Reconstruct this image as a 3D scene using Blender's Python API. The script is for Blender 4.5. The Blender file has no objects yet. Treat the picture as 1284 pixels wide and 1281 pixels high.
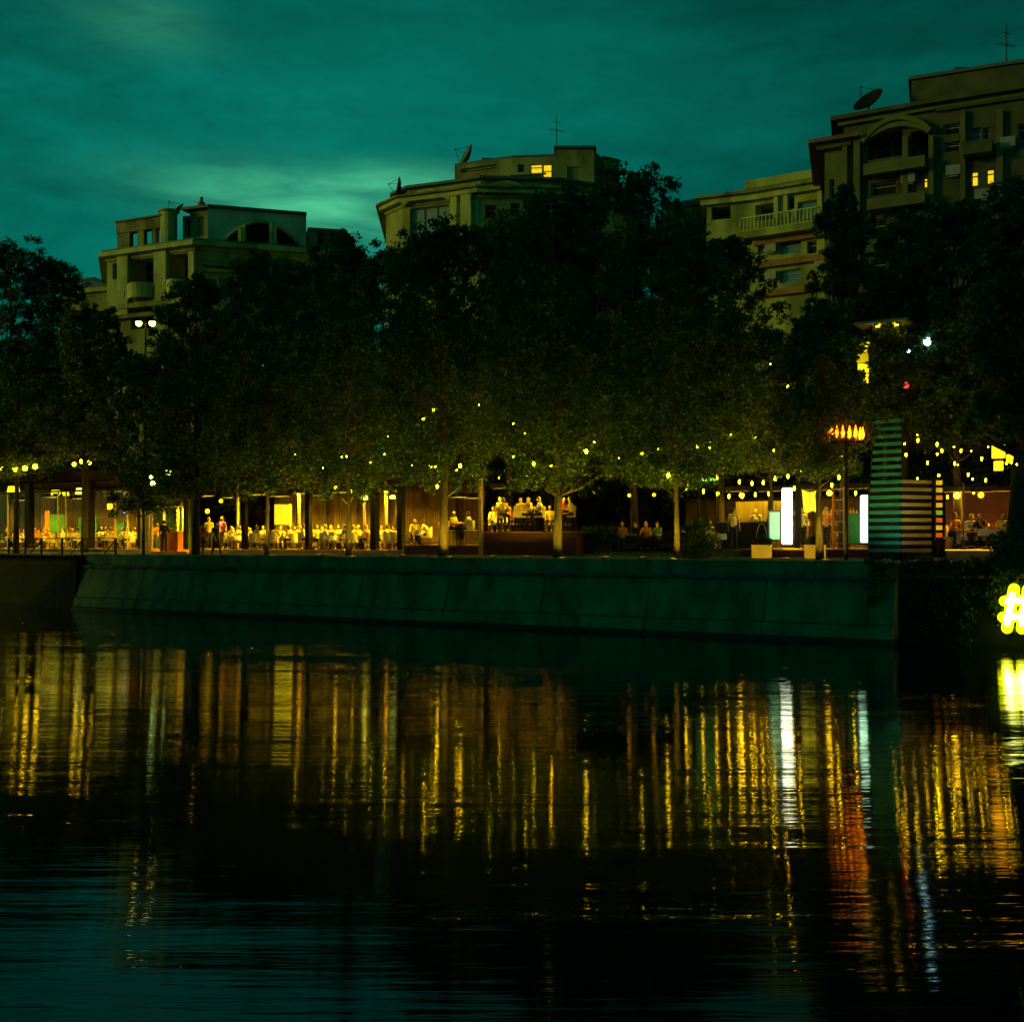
import bpy, bmesh, math, random
import numpy as np
from mathutils import Vector, Matrix, Euler

random.seed(7)
rng = np.random.default_rng(7)
S = bpy.context.scene
COL = S.collection
R = math.radians

# ------------------------------------------------------------------ camera
EYE = 3.5            # metres above the water
F = 1500.0           # focal length measured in pixels of the 1284 px wide photograph
HX, HY = 642.0, 679.0
cam = bpy.data.cameras.new('camera'); co = bpy.data.objects.new('camera', cam); COL.objects.link(co)
co.location = (0, 0, EYE); co.rotation_euler = (R(90), 0, 0)
cam.sensor_width = 36; cam.lens = F / 1284 * 36; cam.shift_y = (HY - 640.5) / 1284
cam.clip_start = 0.1; cam.clip_end = 5000
S.camera = co

def at(px, py, Y):
    return Vector(((px - HX) / F * Y, Y, EYE - (py - HY) / F * Y))

# the embankment line: origin A, direction U along it (to the right), N away from the water
A = Vector((-22.1, 62.5)); Bp = Vector((12.7, 41.7))
U = (Bp - A).normalized(); N = Vector((-U.y, U.x))
BANK = math.atan2(U.y, U.x)
GZ = 2.75
def bank(s, t, z=GZ):
    p = A + U * s + N * t
    return Vector((p.x, p.y, z))
def s_of(px, t):
    k = (px - HX) / F
    return (k * (A.y + N.y * t) - A.x - N.x * t) / (U.x - k * U.y)
def bp(px, t, z=GZ, py=None):
    s = s_of(px, t); p = bank(s, t, z)
    if py is not None: p.z = EYE - (py - HY) / F * p.y
    return p

# ------------------------------------------------------------------ materials
def new_mat(name):
    m = bpy.data.materials.new(name); m.use_nodes = True
    nt = m.node_tree; b = nt.nodes['Principled BSDF']
    return m, nt, b
MATS = {}
def mat(name, c1, c2=None, rough=.7, scale=3.0, bump=0.0, metal=0.0, stretch=(1, 1, 1), detail=6, spec=.4, lo=.3, hi=.7):
    if name in MATS: return MATS[name]
    m, nt, b = new_mat(name)
    b.inputs['Roughness'].default_value = rough
    b.inputs['Metallic'].default_value = metal
    b.inputs['Specular IOR Level'].default_value = spec
    c2 = c2 or tuple(x * .7 for x in c1)
    tc = nt.nodes.new('ShaderNodeTexCoord'); mp = nt.nodes.new('ShaderNodeMapping')
    mp.inputs['Scale'].default_value = stretch
    nz = nt.nodes.new('ShaderNodeTexNoise'); nz.inputs['Scale'].default_value = scale; nz.inputs['Detail'].default_value = detail
    cr = nt.nodes.new('ShaderNodeValToRGB')
    cr.color_ramp.elements[0].position = lo; cr.color_ramp.elements[1].position = hi
    cr.color_ramp.elements[0].color = (*c2, 1); cr.color_ramp.elements[1].color = (*c1, 1)
    nt.links.new(tc.outputs['Object'], mp.inputs[0]); nt.links.new(mp.outputs[0], nz.inputs['Vector'])
    nt.links.new(nz.outputs['Fac'], cr.inputs[0]); nt.links.new(cr.outputs[0], b.inputs['Base Color'])
    if bump:
        bm_ = nt.nodes.new('ShaderNodeBump'); bm_.inputs['Strength'].default_value = 1; bm_.inputs['Distance'].default_value = bump
        nt.links.new(nz.outputs['Fac'], bm_.inputs['Height']); nt.links.new(bm_.outputs[0], b.inputs['Normal'])
    MATS[name] = m
    return m
def glow(name, col, strength):
    if name in MATS: return MATS[name]
    m, nt, b = new_mat(name)
    b.inputs['Base Color'].default_value = (*[min(1, c) * .6 for c in col], 1)
    b.inputs['Emission Color'].default_value = (*col, 1)
    b.inputs['Emission Strength'].default_value = strength
    # a little unevenness of the diffuser
    tc = nt.nodes.new('ShaderNodeTexCoord'); nz = nt.nodes.new('ShaderNodeTexNoise'); nz.inputs['Scale'].default_value = 2.5
    mx = nt.nodes.new('ShaderNodeMath'); mx.operation = 'MULTIPLY_ADD'; mx.inputs[1].default_value = strength * .6; mx.inputs[2].default_value = strength * .7
    nt.links.new(tc.outputs['Object'], nz.inputs['Vector']); nt.links.new(nz.outputs['Fac'], mx.inputs[0]); nt.links.new(mx.outputs[0], b.inputs['Emission Strength'])
    MATS[name] = m
    return m
def leaf_mat(name, c1, c2):
    if name in MATS: return MATS[name]
    m, nt, b = new_mat(name)
    out = nt.nodes['Material Output']
    gi = nt.nodes.new('ShaderNodeNewGeometry'); cr = nt.nodes.new('ShaderNodeValToRGB')
    cr.color_ramp.elements[0].color = (*c1, 1); cr.color_ramp.elements[1].color = (*c2, 1)
    cr.color_ramp.elements[1].position = .86; e3 = cr.color_ramp.elements.new(1.0); e3.color = (min(.34, c2[0] * 2.6), min(.42, c2[1] * 2.1), c2[2] * 1.6, 1)
    nt.links.new(gi.outputs['Random Per Island'], cr.inputs[0])
    nt.links.new(cr.outputs[0], b.inputs['Base Color'])
    b.inputs['Roughness'].default_value = .55; b.inputs['Specular IOR Level'].default_value = .3
    tr = nt.nodes.new('ShaderNodeBsdfTranslucent'); nt.links.new(cr.outputs[0], tr.inputs[0])
    mx = nt.nodes.new('ShaderNodeMixShader'); mx.inputs[0].default_value = .35
    nt.links.new(b.outputs[0], mx.inputs[1]); nt.links.new(tr.outputs[0], mx.inputs[2]); nt.links.new(mx.outputs[0], out.inputs[0])
    MATS[name] = m
    return m
def glass_mat(name, col, rough=.05):
    if name in MATS: return MATS[name]
    m, nt, b = new_mat(name)
    b.inputs['Base Color'].default_value = (*col, 1); b.inputs['Roughness'].default_value = rough
    b.inputs['Specular IOR Level'].default_value = .9
    MATS[name] = m
    return m
def clear_glass():
    if 'clear_glass' in MATS: return MATS['clear_glass']
    m, nt, b = new_mat('clear_glass'); out = nt.nodes['Material Output']
    t = nt.nodes.new('ShaderNodeBsdfTransparent'); t.inputs[0].default_value = (.86, .9, .84, 1)
    g = nt.nodes.new('ShaderNodeBsdfGlossy'); g.inputs['Roughness'].default_value = .05
    mx = nt.nodes.new('ShaderNodeMixShader'); mx.inputs[0].default_value = .02
    nt.links.new(t.outputs[0], mx.inputs[1]); nt.links.new(g.outputs[0], mx.inputs[2]); nt.links.new(mx.outputs[0], out.inputs[0])
    MATS['clear_glass'] = m
    return m

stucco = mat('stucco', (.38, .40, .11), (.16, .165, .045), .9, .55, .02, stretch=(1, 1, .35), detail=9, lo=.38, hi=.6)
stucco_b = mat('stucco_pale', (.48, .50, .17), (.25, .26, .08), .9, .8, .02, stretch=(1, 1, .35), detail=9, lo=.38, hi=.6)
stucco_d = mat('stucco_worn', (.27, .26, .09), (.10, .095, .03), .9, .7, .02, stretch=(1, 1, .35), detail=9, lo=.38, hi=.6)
concrete = mat('concrete', (.25, .27, .11), (.10, .115, .045), .85, 1.6, .04, stretch=(1, 1, .35), detail=14, lo=.35, hi=.65)
tide = mat('tide_stone', (.03, .045, .025), (.01, .016, .008), .6, 2.5, .02)
dark_stone = mat('dark_stone', (.022, .028, .02), (.008, .01, .006), .9, 1.5, .02)  # one dark tone for the steps and both side walls
paving = mat('paving', (.14, .12, .10), (.08, .07, .06), .8, 2, .005)
kerbstone = mat('kerbstone', (.38, .35, .30), (.2, .19, .16), .8, 3, .004)
dark_metal = mat('dark_metal', (.014, .013, .012), (.008, .008, .008), .75, 4, 0, spec=.15)
grey_metal = mat('grey_metal', (.18, .18, .17), (.1, .1, .1), .45, 4, 0, .3)
deck_wood = mat('deck_wood', (.30, .16, .07), (.15, .07, .03), .7, 2, .004, stretch=(1, 12, 1))
red_wood = mat('red_wood', (.10, .025, .013), (.05, .014, .008), .6, 2, .004, stretch=(1, 1, 12))
pale_wood = mat('pale_wood', (.5, .38, .2), (.32, .22, .1), .7, 2, .004, stretch=(1, 1, 8))
dark_wood = mat('dark_wood', (.05, .03, .02), (.02, .012, .01), .7, 2, .004)
teal_light_tone = mat('teal_light_tone', (.03, .30, .26), (.02, .20, .18), .6, 2)  # teal lamp light put into the colour of the kiosk slats
wall_panel = mat('wall_panel', (.16, .12, .05), (.05, .035, .015), .8, 1.2, .01, stretch=(4, 4, .3))
curtain = mat('curtain', (.26, .21, .08), (.08, .06, .02), .9, 2, .01, stretch=(6, 6, .2))
orange_paint = mat('orange_paint', (.65, .22, .04), (.45, .14, .03), .6, 2)
bark = mat('bark', (.17, .13, .08), (.07, .055, .035), .9, 5, .02, stretch=(1, 1, .3))
dark_bark = mat('dark_bark', (.05, .04, .03), (.02, .018, .012), .9, 5, .02, stretch=(1, 1, .3))
leafA = leaf_mat('foliage', (.018, .045, .010), (.095, .18, .04))
leafB = leaf_mat('foliage_olive', (.035, .06, .012), (.13, .19, .04))
leafC = leaf_mat('foliage_dark', (.022, .052, .015), (.075, .15, .045))
hedge_leaf = leaf_mat('hedge_leaf', (.02, .05, .01), (.06, .11, .03))
white_paint = mat('white_paint', (.75, .72, .62), (.6, .56, .46), .5, 2)
ceramic = mat('ceramic', (.62, .42, .16), (.5, .32, .1), .6, 3)
black_fabric = mat('black_fabric', (.025, .022, .02), (.012, .012, .012), .95, 8)
cream_fabric = mat('cream_fabric', (.62, .52, .34), (.48, .4, .26), .9, 6)
orange_fabric = mat('orange_fabric', (.55, .17, .05), (.4, .11, .03), .9, 6)
yellow_cloth = mat('yellow_cloth', (.75, .66, .08), (.6, .5, .06), .8, 3)
green_paint = mat('green_paint', (.05, .24, .04), (.03, .16, .02), .6, 2)
blind_mat = mat('window_glass_dark', (.012, .014, .014), (.006, .007, .007), .5, 3, spec=.12)
teal_glass = glass_mat('window_glass', (.10, .16, .15), .12)
pale_glass = mat('curtained_glass', (.30, .36, .34), (.16, .22, .21), .3, 5, stretch=(5, 5, .2))
frame_mat = mat('window_frame', (.3, .3, .26), (.2, .2, .18), .6, 3)
roof_metal = mat('roof_metal', (.10, .12, .12), (.06, .07, .07), .6, 1)

WARM = (1.0, .60, .10)
g_bulb = glow('bulb_light', (1.0, .60, .008), 26)
g_bulb_hot = glow('bulb_light_hot', (1.0, .62, .006), 48)
g_flame = glow('flame_light', (1.0, .19, .004), 7)
g_panel = glow('added_ceiling_light', (1.0, .62, .015), 280)
g_white = glow('white_light', (.88, 1.0, .66), 6)
g_mint = glow('mint_light', (.45, 1.0, .50), .6)
g_window = glow('lit_window', (1.0, .66, .01), 1.0)
g_flood = glow('floodlight', (1.0, .88, .12), 22)
g_sign = glow('sign_light', (.92, 1.0, .003), 3)
g_lantern = glow('lantern_light', (1.0, .42, .006), 3.2)
g_ystrip = glow('strip_light', (1.0, .55, .03), 1.6)
g_blue = glow('blue_light', (.15, .35, 1.0), 3)
g_red = glow('red_light', (1.0, .03, .02), 3)
g_coldwhite = glow('cold_light', (.45, .95, 1.0), 8)
g_green = glow('green_light', (.25, 1.0, .15), 1.6)
g_violet = glow('violet_light', (.55, .2, 1.0), 4)
g_yel = glow('yellow_light', (1.0, .80, .01), 1.0)
g_shade = glow('shade_light', (1.0, .76, .01), 1.5)

# ------------------------------------------------------------------ mesh building
class MB:
    def __init__(s): s.v = []; s.f = []
    def add(s, vs, fs):
        o = len(s.v); s.v += [tuple(v) for v in vs]; s.f += [tuple(i + o for i in f) for f in fs]; return s
    def box(s, c, size, rz=0, rx=0, ry=0):
        hx, hy, hz = size[0] / 2, size[1] / 2, size[2] / 2
        M = Euler((rx, ry, rz)).to_matrix(); c = Vector(c)
        vs = [c + M @ Vector((x, y, z)) for x, y, z in ((-hx, -hy, -hz), (hx, -hy, -hz), (hx, hy, -hz), (-hx, hy, -hz), (-hx, -hy, hz), (hx, -hy, hz), (hx, hy, hz), (-hx, hy, hz))]
        return s.add(vs, [(0, 3, 2, 1), (4, 5, 6, 7), (0, 1, 5, 4), (1, 2, 6, 5), (2, 3, 7, 6), (3, 0, 4, 7)])
    def bar(s, p, q, w, h=None):
        p, q = Vector(p), Vector(q); d = q - p; L = d.length
        M = d.to_track_quat('X', 'Z').to_matrix(); h = h or w
        c = (p + q) / 2
        vs = [c + M @ Vector((x, y, z)) for x, y, z in ((-L / 2, -w / 2, -h / 2), (L / 2, -w / 2, -h / 2), (L / 2, w / 2, -h / 2), (-L / 2, w / 2, -h / 2), (-L / 2, -w / 2, h / 2), (L / 2, -w / 2, h / 2), (L / 2, w / 2, h / 2), (-L / 2, w / 2, h / 2))]
        return s.add(vs, [(0, 3, 2, 1), (4, 5, 6, 7), (0, 1, 5, 4), (1, 2, 6, 5), (2, 3, 7, 6), (3, 0, 4, 7)])
    def tube(s, pts, rad, n=8):
        pts = [Vector(p) for p in pts]
        if not isinstance(rad, (list, tuple)): rad = [rad] * len(pts)
        o = len(s.v); up = Vector((0, 0, 1))
        for i, p in enumerate(pts):
            d = (pts[min(i + 1, len(pts) - 1)] - pts[max(i - 1, 0)]).normalized()
            a = d.cross(up)
            if a.length < .05: a = d.cross(Vector((0, 1, 0)))
            a.normalize(); b = d.cross(a)
            for k in range(n):
                th = 2 * math.pi * k / n
                s.v.append(tuple(p + (a * math.cos(th) + b * math.sin(th)) * rad[i]))
        for i in range(len(pts) - 1):
            for k in range(n):
                a0 = o + i * n + k; a1 = o + i * n + (k + 1) % n
                s.f.append((a0, a0 + n, a1 + n, a1))
        s.f.append(tuple(o + k for k in range(n))); s.f.append(tuple(o + (len(pts) - 1) * n + k for k in reversed(range(n))))
        return s
    def lathe(s, c, prof, n=16):
        c = Vector(c); o = len(s.v)
        for r, z in prof:
            for k in range(n):
                th = 2 * math.pi * k / n; s.v.append((c.x + r * math.cos(th), c.y + r * math.sin(th), c.z + z))
        for i in range(len(prof) - 1):
            for k in range(n):
                a0 = o + i * n + k; a1 = o + i * n + (k + 1) % n
                s.f.append((a0, a1, a1 + n, a0 + n))
        s.f.append(tuple(o + k for k in reversed(range(n)))); s.f.append(tuple(o + (len(prof) - 1) * n + k for k in range(n)))
        return s
    def ball(s, c, r, n=10, m=7):
        rx, ry, rz = r if isinstance(r, (tuple, list)) else (r, r, r)
        o = len(s.v); c = Vector(c)
        s.v.append((c.x, c.y, c.z - rz))
        for i in range(1, m):
            ph = math.pi * i / m
            for k in range(n):
                th = 2 * math.pi * k / n
                s.v.append((c.x + rx * math.sin(ph) * math.cos(th), c.y + ry * math.sin(ph) * math.sin(th), c.z - rz * math.cos(ph)))
        s.v.append((c.x, c.y, c.z + rz)); top = len(s.v) - 1
        for k in range(n): s.f.append((o, o + 1 + (k + 1) % n, o + 1 + k))
        for i in range(m - 2):
            for k in range(n):
                a = o + 1 + i * n + k; b = o + 1 + i * n + (k + 1) % n
                s.f.append((a, b, b + n, a + n))
        base = o + 1 + (m - 2) * n
        for k in range(n): s.f.append((top, base + k, base + (k + 1) % n))
        return s
    def prism(s, poly, z0, z1):
        n = len(poly); ar = sum(poly[i][0] * poly[(i + 1) % n][1] - poly[(i + 1) % n][0] * poly[i][1] for i in range(n))
        if ar < 0: poly = list(reversed(poly))
        vs = [(p[0], p[1], z0) for p in poly] + [(p[0], p[1], z1) for p in poly]
        fs = [tuple(reversed(range(n))), tuple(range(n, 2 * n))] + [(i, (i + 1) % n, n + (i + 1) % n, n + i) for i in range(n)]
        return s.add(vs, fs)
    def build(s, name, m, parent=None, world=False, smooth=False):
        vs = s.v
        if world and parent is not None:
            Mi = (Matrix.Translation(parent.location) @ parent.rotation_euler.to_matrix().to_4x4()).inverted()
            vs = [tuple(Mi @ Vector(v)) for v in vs]
        me = bpy.data.meshes.new(name); me.from_pydata(vs, [], s.f); me.update()
        if smooth: me.polygons.foreach_set('use_smooth', [True] * len(me.polygons))
        me.materials.append(m)
        o = bpy.data.objects.new(name, me); COL.objects.link(o)
        if parent is not None: o.parent = parent
        return o
def offset(poly, d):
    n = len(poly); ar = sum(poly[i][0] * poly[(i + 1) % n][1] - poly[(i + 1) % n][0] * poly[i][1] for i in range(n))
    sg = 1 if ar > 0 else -1; out = []
    for i in range(n):
        p0, p1, p2 = Vector(poly[i - 1][:2]), Vector(poly[i][:2]), Vector(poly[(i + 1) % n][:2])
        a = (p1 - p0).normalized(); b = (p2 - p1).normalized()
        na = Vector((a.y, -a.x)) * sg; nb = Vector((b.y, -b.x)) * sg
        m = (na + nb); m = m / max(.3, m.dot(na) if m.length else 1)
        out.append(tuple(p1 + m * d))
    return out

def tag(o, label, cat, group=None, kind=None):
    o['label'] = label; o['category'] = cat
    if group: o['group'] = group
    if kind: o['kind'] = kind
    return o
def thing(name, label, cat, loc=(0, 0, 0), rz=0, group=None):
    o = bpy.data.objects.new(name, None); COL.objects.link(o); o.empty_display_size = .2
    o.location = loc; o.rotation_euler = (0, 0, rz)
    return tag(o, label, cat, group)
def structure(o): o['kind'] = 'structure'; return o
KIDS = {}
def dup(root, loc, rz, label, group=None, kids=None):
    r = root.copy(); COL.objects.link(r); r.location = loc; r.rotation_euler = (0, 0, rz); r['label'] = label
    if group: r['group'] = group
    out = []
    for ch in [o for o in root.children]:
        c = ch.copy(); COL.objects.link(c); c.parent = r; out.append(c)
        for g in ch.children:
            d = g.copy(); COL.objects.link(d); d.parent = c
    return r

# ------------------------------------------------------------------ sky and light
w = bpy.data.worlds.new('World'); S.world = w; w.use_nodes = True
nt = w.node_tree; nt.nodes.clear()
L = nt.links.new
out = nt.nodes.new('ShaderNodeOutputWorld'); bg = nt.nodes.new('ShaderNodeBackground'); L(bg.outputs[0], out.inputs[0])
tc = nt.nodes.new('ShaderNodeTexCoord')
sky = nt.nodes.new('ShaderNodeTexSky'); sky.sky_type = 'NISHITA'; sky.sun_disc = False
sky.sun_elevation = R(2.0); sky.sun_rotation = R(-108)
bw = nt.nodes.new('ShaderNodeRGBToBW'); L(sky.outputs[0], bw.inputs[0])
def math_(op, a, b=None, c=None):
    n = nt.nodes.new('ShaderNodeMath'); n.operation = op
    for i, x in enumerate((a, b, c)):
        if x is None: continue
        if isinstance(x, (int, float)): n.inputs[i].default_value = x
        else: L(x, n.inputs[i])
    return n.outputs[0]
def vdir(px, py):
    return Vector(((px - HX) / F, 1, (HY - py) / F)).normalized()
def bump_at(px, py, wx, wz, rot=0):
    """soft bright break in the cloud around one direction of the sky (in radians)"""
    d = vdir(px, py); az = math.atan2(d.x, d.y); el = math.asin(d.z)
    dx = math_('SUBTRACT', AZ, az); dz = math_('SUBTRACT', EL, el)
    c, s_ = math.cos(rot), math.sin(rot)
    a = math_('DIVIDE', math_('ADD', math_('MULTIPLY', dx, c), math_('MULTIPLY', dz, s_)), wx)
    b = math_('DIVIDE', math_('SUBTRACT', math_('MULTIPLY', dz, c), math_('MULTIPLY', dx, s_)), wz)
    r2 = math_('ADD', math_('MULTIPLY', a, a), math_('MULTIPLY', b, b))
    return math_('POWER', 2.718, math_('MULTIPLY', r2, -1))
sep = nt.nodes.new('ShaderNodeSeparateXYZ'); L(tc.outputs['Generated'], sep.inputs[0])
AZ = math_('ARCTAN2', sep.outputs[0], sep.outputs[1])
EL = math_('ARCSINE', sep.outputs[2])
def cloud(scale, st, detail, off):
    mp = nt.nodes.new('ShaderNodeMapping'); mp.inputs['Scale'].default_value = st; mp.inputs['Location'].default_value = off
    mp.inputs['Rotation'].default_value = (0, R(4), 0)
    n = nt.nodes.new('ShaderNodeTexNoise'); n.inputs['Scale'].default_value = scale; n.inputs['Detail'].default_value = detail; n.inputs['Roughness'].default_value = .5
    n.inputs['Distortion'].default_value = .4
    L(tc.outputs['Generated'], mp.inputs[0]); L(mp.outputs[0], n.inputs['Vector']); return n.outputs['Fac']
c1 = cloud(2.2, (1, 1, 4.5), 6, (3.1, 0, .7)); c2 = cloud(6, (1, 1, 5), 6, (1, 2, 0))
cm = math_('ADD', math_('MULTIPLY', c1, .7), math_('MULTIPLY', c2, .3))        # about 0.5
cm = math_('MAXIMUM', math_('MULTIPLY_ADD', math_('SUBTRACT', cm, .5), 3.6, 1.0), .3)                 # about 1
up = math_('MULTIPLY_ADD', math_('MAXIMUM', EL, 0), -.75, 1.0)                 # darker upwards
up = math_('MAXIMUM', up, .35)
side = math_('MAXIMUM', math_('MULTIPLY_ADD', AZ, -.45, 1.0), .4)
c4 = math_('MULTIPLY_ADD', math_('SUBTRACT', cloud(38, (1, 1, 2.2), 8, (2, 7, 3)), .5), .6, 1.0)
base = math_('MULTIPLY', math_('MULTIPLY', math_('MULTIPLY', cm, c4), up), side)
nis = math_('MULTIPLY_ADD', math_('MINIMUM', bw.outputs[0], 3.0), .10, .9)
base = math_('MAXIMUM', math_('MULTIPLY', base, nis), .25)
g1 = bump_at(415, 262, .11, .022, R(-4)); g2 = bump_at(520, 228, .06, .012); g3 = bump_at(180, 30, .05, .02); g4 = bump_at(320, 330, .25, .07)
g5 = bump_at(640, 170, .25, .05)
c3 = math_('MAXIMUM', math_('MULTIPLY_ADD', math_('SUBTRACT', cloud(13, (1, 1, 4.5), 7, (5, 1, 2)), .5), 3.2, 1.0), .2)
glowf = math_('MULTIPLY', math_('ADD', math_('ADD', math_('MULTIPLY', g1, 1.9), math_('MULTIPLY', g2, .8)), math_('MULTIPLY', g3, .4)), math_('MULTIPLY', cm, c3))
g6 = bump_at(600, 60, .26, .09)
glow2 = math_('ADD', math_('ADD', math_('MULTIPLY', g4, .65), math_('MULTIPLY', g5, .2)), math_('MULTIPLY', g6, .55))
tot = math_('ADD', base, glow2)
SKYMUL = .92
comb = nt.nodes.new('ShaderNodeCombineXYZ')
L(math_('MULTIPLY', math_('ADD', math_('MULTIPLY', tot, .0010), math_('MULTIPLY', glowf, .035)), SKYMUL), comb.inputs[0])
L(math_('MULTIPLY', math_('ADD', math_('MULTIPLY', tot, .118), math_('MULTIPLY', glowf, .19)), SKYMUL), comb.inputs[1])
L(math_('MULTIPLY', math_('ADD', math_('MULTIPLY', tot, .089), math_('MULTIPLY', glowf, .08)), SKYMUL), comb.inputs[2])
L(comb.outputs[0], bg.inputs[0]); bg.inputs[1].default_value = 1.0

sl = bpy.data.lights.new('sun', 'SUN'); sl.energy = .78; sl.angle = R(12); sl.color = (1, .90, .05)
so = bpy.data.objects.new('sun', sl); COL.objects.link(so); so.rotation_euler = Vector((-.97, -.20, math.tan(R(8)))).to_track_quat('Z', 'Y').to_euler()
S.view_settings.view_transform = 'Standard'; S.view_settings.look = 'None'; S.view_settings.exposure = 0; S.view_settings.gamma = 1
S.cycles.use_denoising = True; S.cycles.sample_clamp_indirect = 4; S.cycles.max_bounces = 6
S.cycles.caustics_reflective = False; S.cycles.caustics_refractive = False; S.cycles.transparent_max_bounces = 12

# ------------------------------------------------------------------ water, ground
def water():
    m, nt, b = new_mat('river_water'); L = nt.links.new
    b.inputs['Base Color'].default_value = (.002, .010, .007, 1); b.inputs['Roughness'].default_value = .045; b.inputs['IOR'].default_value = 1.33
    b.inputs['Specular IOR Level'].default_value = .5
    tc = nt.nodes.new('ShaderNodeTexCoord')
    def nz(scale, st, det, rot=0):
        mp = nt.nodes.new('ShaderNodeMapping'); mp.inputs['Scale'].default_value = st; mp.inputs['Rotation'].default_value = (0, 0, rot)
        n = nt.nodes.new('ShaderNodeTexNoise'); n.inputs['Scale'].default_value = scale; n.inputs['Detail'].default_value = det; n.inputs['Roughness'].default_value = .55
        L(tc.outputs['Object'], mp.inputs[0]); L(mp.outputs[0], n.inputs['Vector']); return n.outputs['Fac']
    a = nz(1.0, (.10, 1.7, 1), 5, R(2)); c = nz(6, (.14, 1.4, 1), 3, R(-2)); d = nz(.25, (.5, 1.4, 1), 2, R(12))
    m1 = nt.nodes.new('ShaderNodeMath'); m1.operation = 'MULTIPLY'; m1.inputs[1].default_value = .32; L(c, m1.inputs[0])
    sw = nz(.45, (.35, 1.6, 1), 3, R(8)); m0 = nt.nodes.new('ShaderNodeMath'); m0.operation = 'MULTIPLY_ADD'; m0.inputs[1].default_value = 1.1; L(sw, m0.inputs[0]); L(a, m0.inputs[2])
    m2 = nt.nodes.new('ShaderNodeMath'); m2.operation = 'ADD'; L(m0.outputs[0], m2.inputs[0]); L(m1.outputs[0], m2.inputs[1])
    # patches of calmer and rougher water
    cr = nt.nodes.new('ShaderNodeMapRange'); cr.inputs['From Min'].default_value = .38; cr.inputs['From Max'].default_value = .62
    cr.inputs['To Min'].default_value = .4; cr.inputs['To Max'].default_value = 1.3; L(d, cr.inputs['Value'])
    m3 = nt.nodes.new('ShaderNodeMath'); m3.operation = 'MULTIPLY'; mz = nt.nodes.new('ShaderNodeMath'); mz.operation = 'SUBTRACT'; mz.inputs[1].default_value = 1.21; L(m2.outputs[0], mz.inputs[0]); L(mz.outputs[0], m3.inputs[0]); L(cr.outputs[0], m3.inputs[1])
    bu = nt.nodes.new('ShaderNodeBump'); bu.inputs['Strength'].default_value = 1; bu.inputs['Distance'].default_value = .015
    L(m3.outputs[0], bu.inputs['Height']); L(bu.outputs[0], b.inputs['Normal'])
    return m
b = MB(); b.add([(-400, -60, 0), (400, -60, 0), (400, 200, 0), (-400, 200, 0)], [(0, 1, 2, 3)])
o = b.build('river_water', water()); structure(o)
b = MB()                                   # ground behind the embankment, out to the horizon
pts = [bank(-300, .35), bank(300, .35), bank(1500, 1800), bank(-1500, 1800)]
b.add([(p.x, p.y, GZ - .01) for p in pts], [(0, 1, 2, 3)])
structure(b.build('ground', paving))
S0 = s_of(108, 0); S1 = s_of(1126, 0)
b = MB(); p = [bank(S0 - 80, .62), bank(S1 + 60, .62), bank(S1 + 60, 5.2), bank(S0 - 80, 5.2)]
b.add([(q.x, q.y, GZ + .004) for q in p], [(0, 1, 2, 3)])
structure(b.build('promenade_pavement', mat('slab_paving', (.2, .15, .11), (.11, .08, .06), .75, 1.2, .004)))

# ------------------------------------------------------------------ embankment wall
def profile_wall(name, s0, s1, prof, m, parent, seg=1.2, jit=.0):
    """extrude a (t, z) profile along the bank from s0 to s1"""
    b = MB(); n = max(1, int((s1 - s0) / seg)); k = len(prof)
    for i in range(n + 1):
        s = s0 + (s1 - s0) * i / n
        for j, (t, z) in enumerate(prof):
            jj = jit * (random.random() - .5) if 0 < j < k - 1 else 0
            q = bank(s, t + jj, z + jj * .4); b.v.append(tuple(q))
    for i in range(n):
        for j in range(k - 1):
            a = i * k + j; b.f.append((a, a + k, a + k + 1, a + 1))
    for e in (0, n): b.f.append(tuple(e * k + j for j in (range(k) if e == 0 else reversed(range(k)))))
    return b.build(name, m, parent, world=True)
ew = thing('embankment_wall', 'long sloping grey concrete river wall below the promenade', 'wall', bank(S0, 0, 0), BANK)
NJ = 9
for i in range(NJ):                        # cast bays with open joints between them
    a = S0 + (S1 - S0) * i / NJ + .02; c = S0 + (S1 - S0) * (i + 1) / NJ - .02
    profile_wall('wall_bay', a, c, [(.6, .17), (-.86, .17), (-.78, .60), (-.64, .66), (-.60, .80), (-.18, 2.22), (.6, 2.22)], concrete, ew, 1.0, .02)
    profile_wall('tide_line', a, c, [(.6, -1), (-1.0, -1), (-.98, .12), (-.88, .165), (.6, .165)], tide, ew, .7, .05)
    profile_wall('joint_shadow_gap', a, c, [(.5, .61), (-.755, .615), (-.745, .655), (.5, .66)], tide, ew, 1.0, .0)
    profile_wall('coping', a - .01, c + .01, [(.6, 2.23), (-.02, 2.23), (0, GZ + .06), (.05, GZ + .09), (.6, GZ + .09)], concrete, ew, 1.5, .012)
profile_wall('ledge', S0, S1, [(.3, 2.16), (-.32, 2.16), (-.34, 2.28), (-.015, 2.30), (.3, 2.30)], mat('ledge_stone', (.26, .22, .14), (.07, .07, .05), .9, 2.5, .02), ew, .5, .03)
b = MB(); p0 = bank(S0 - 40, .3, 0); p1 = bank(S1 + 30, .3, 0)
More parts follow.
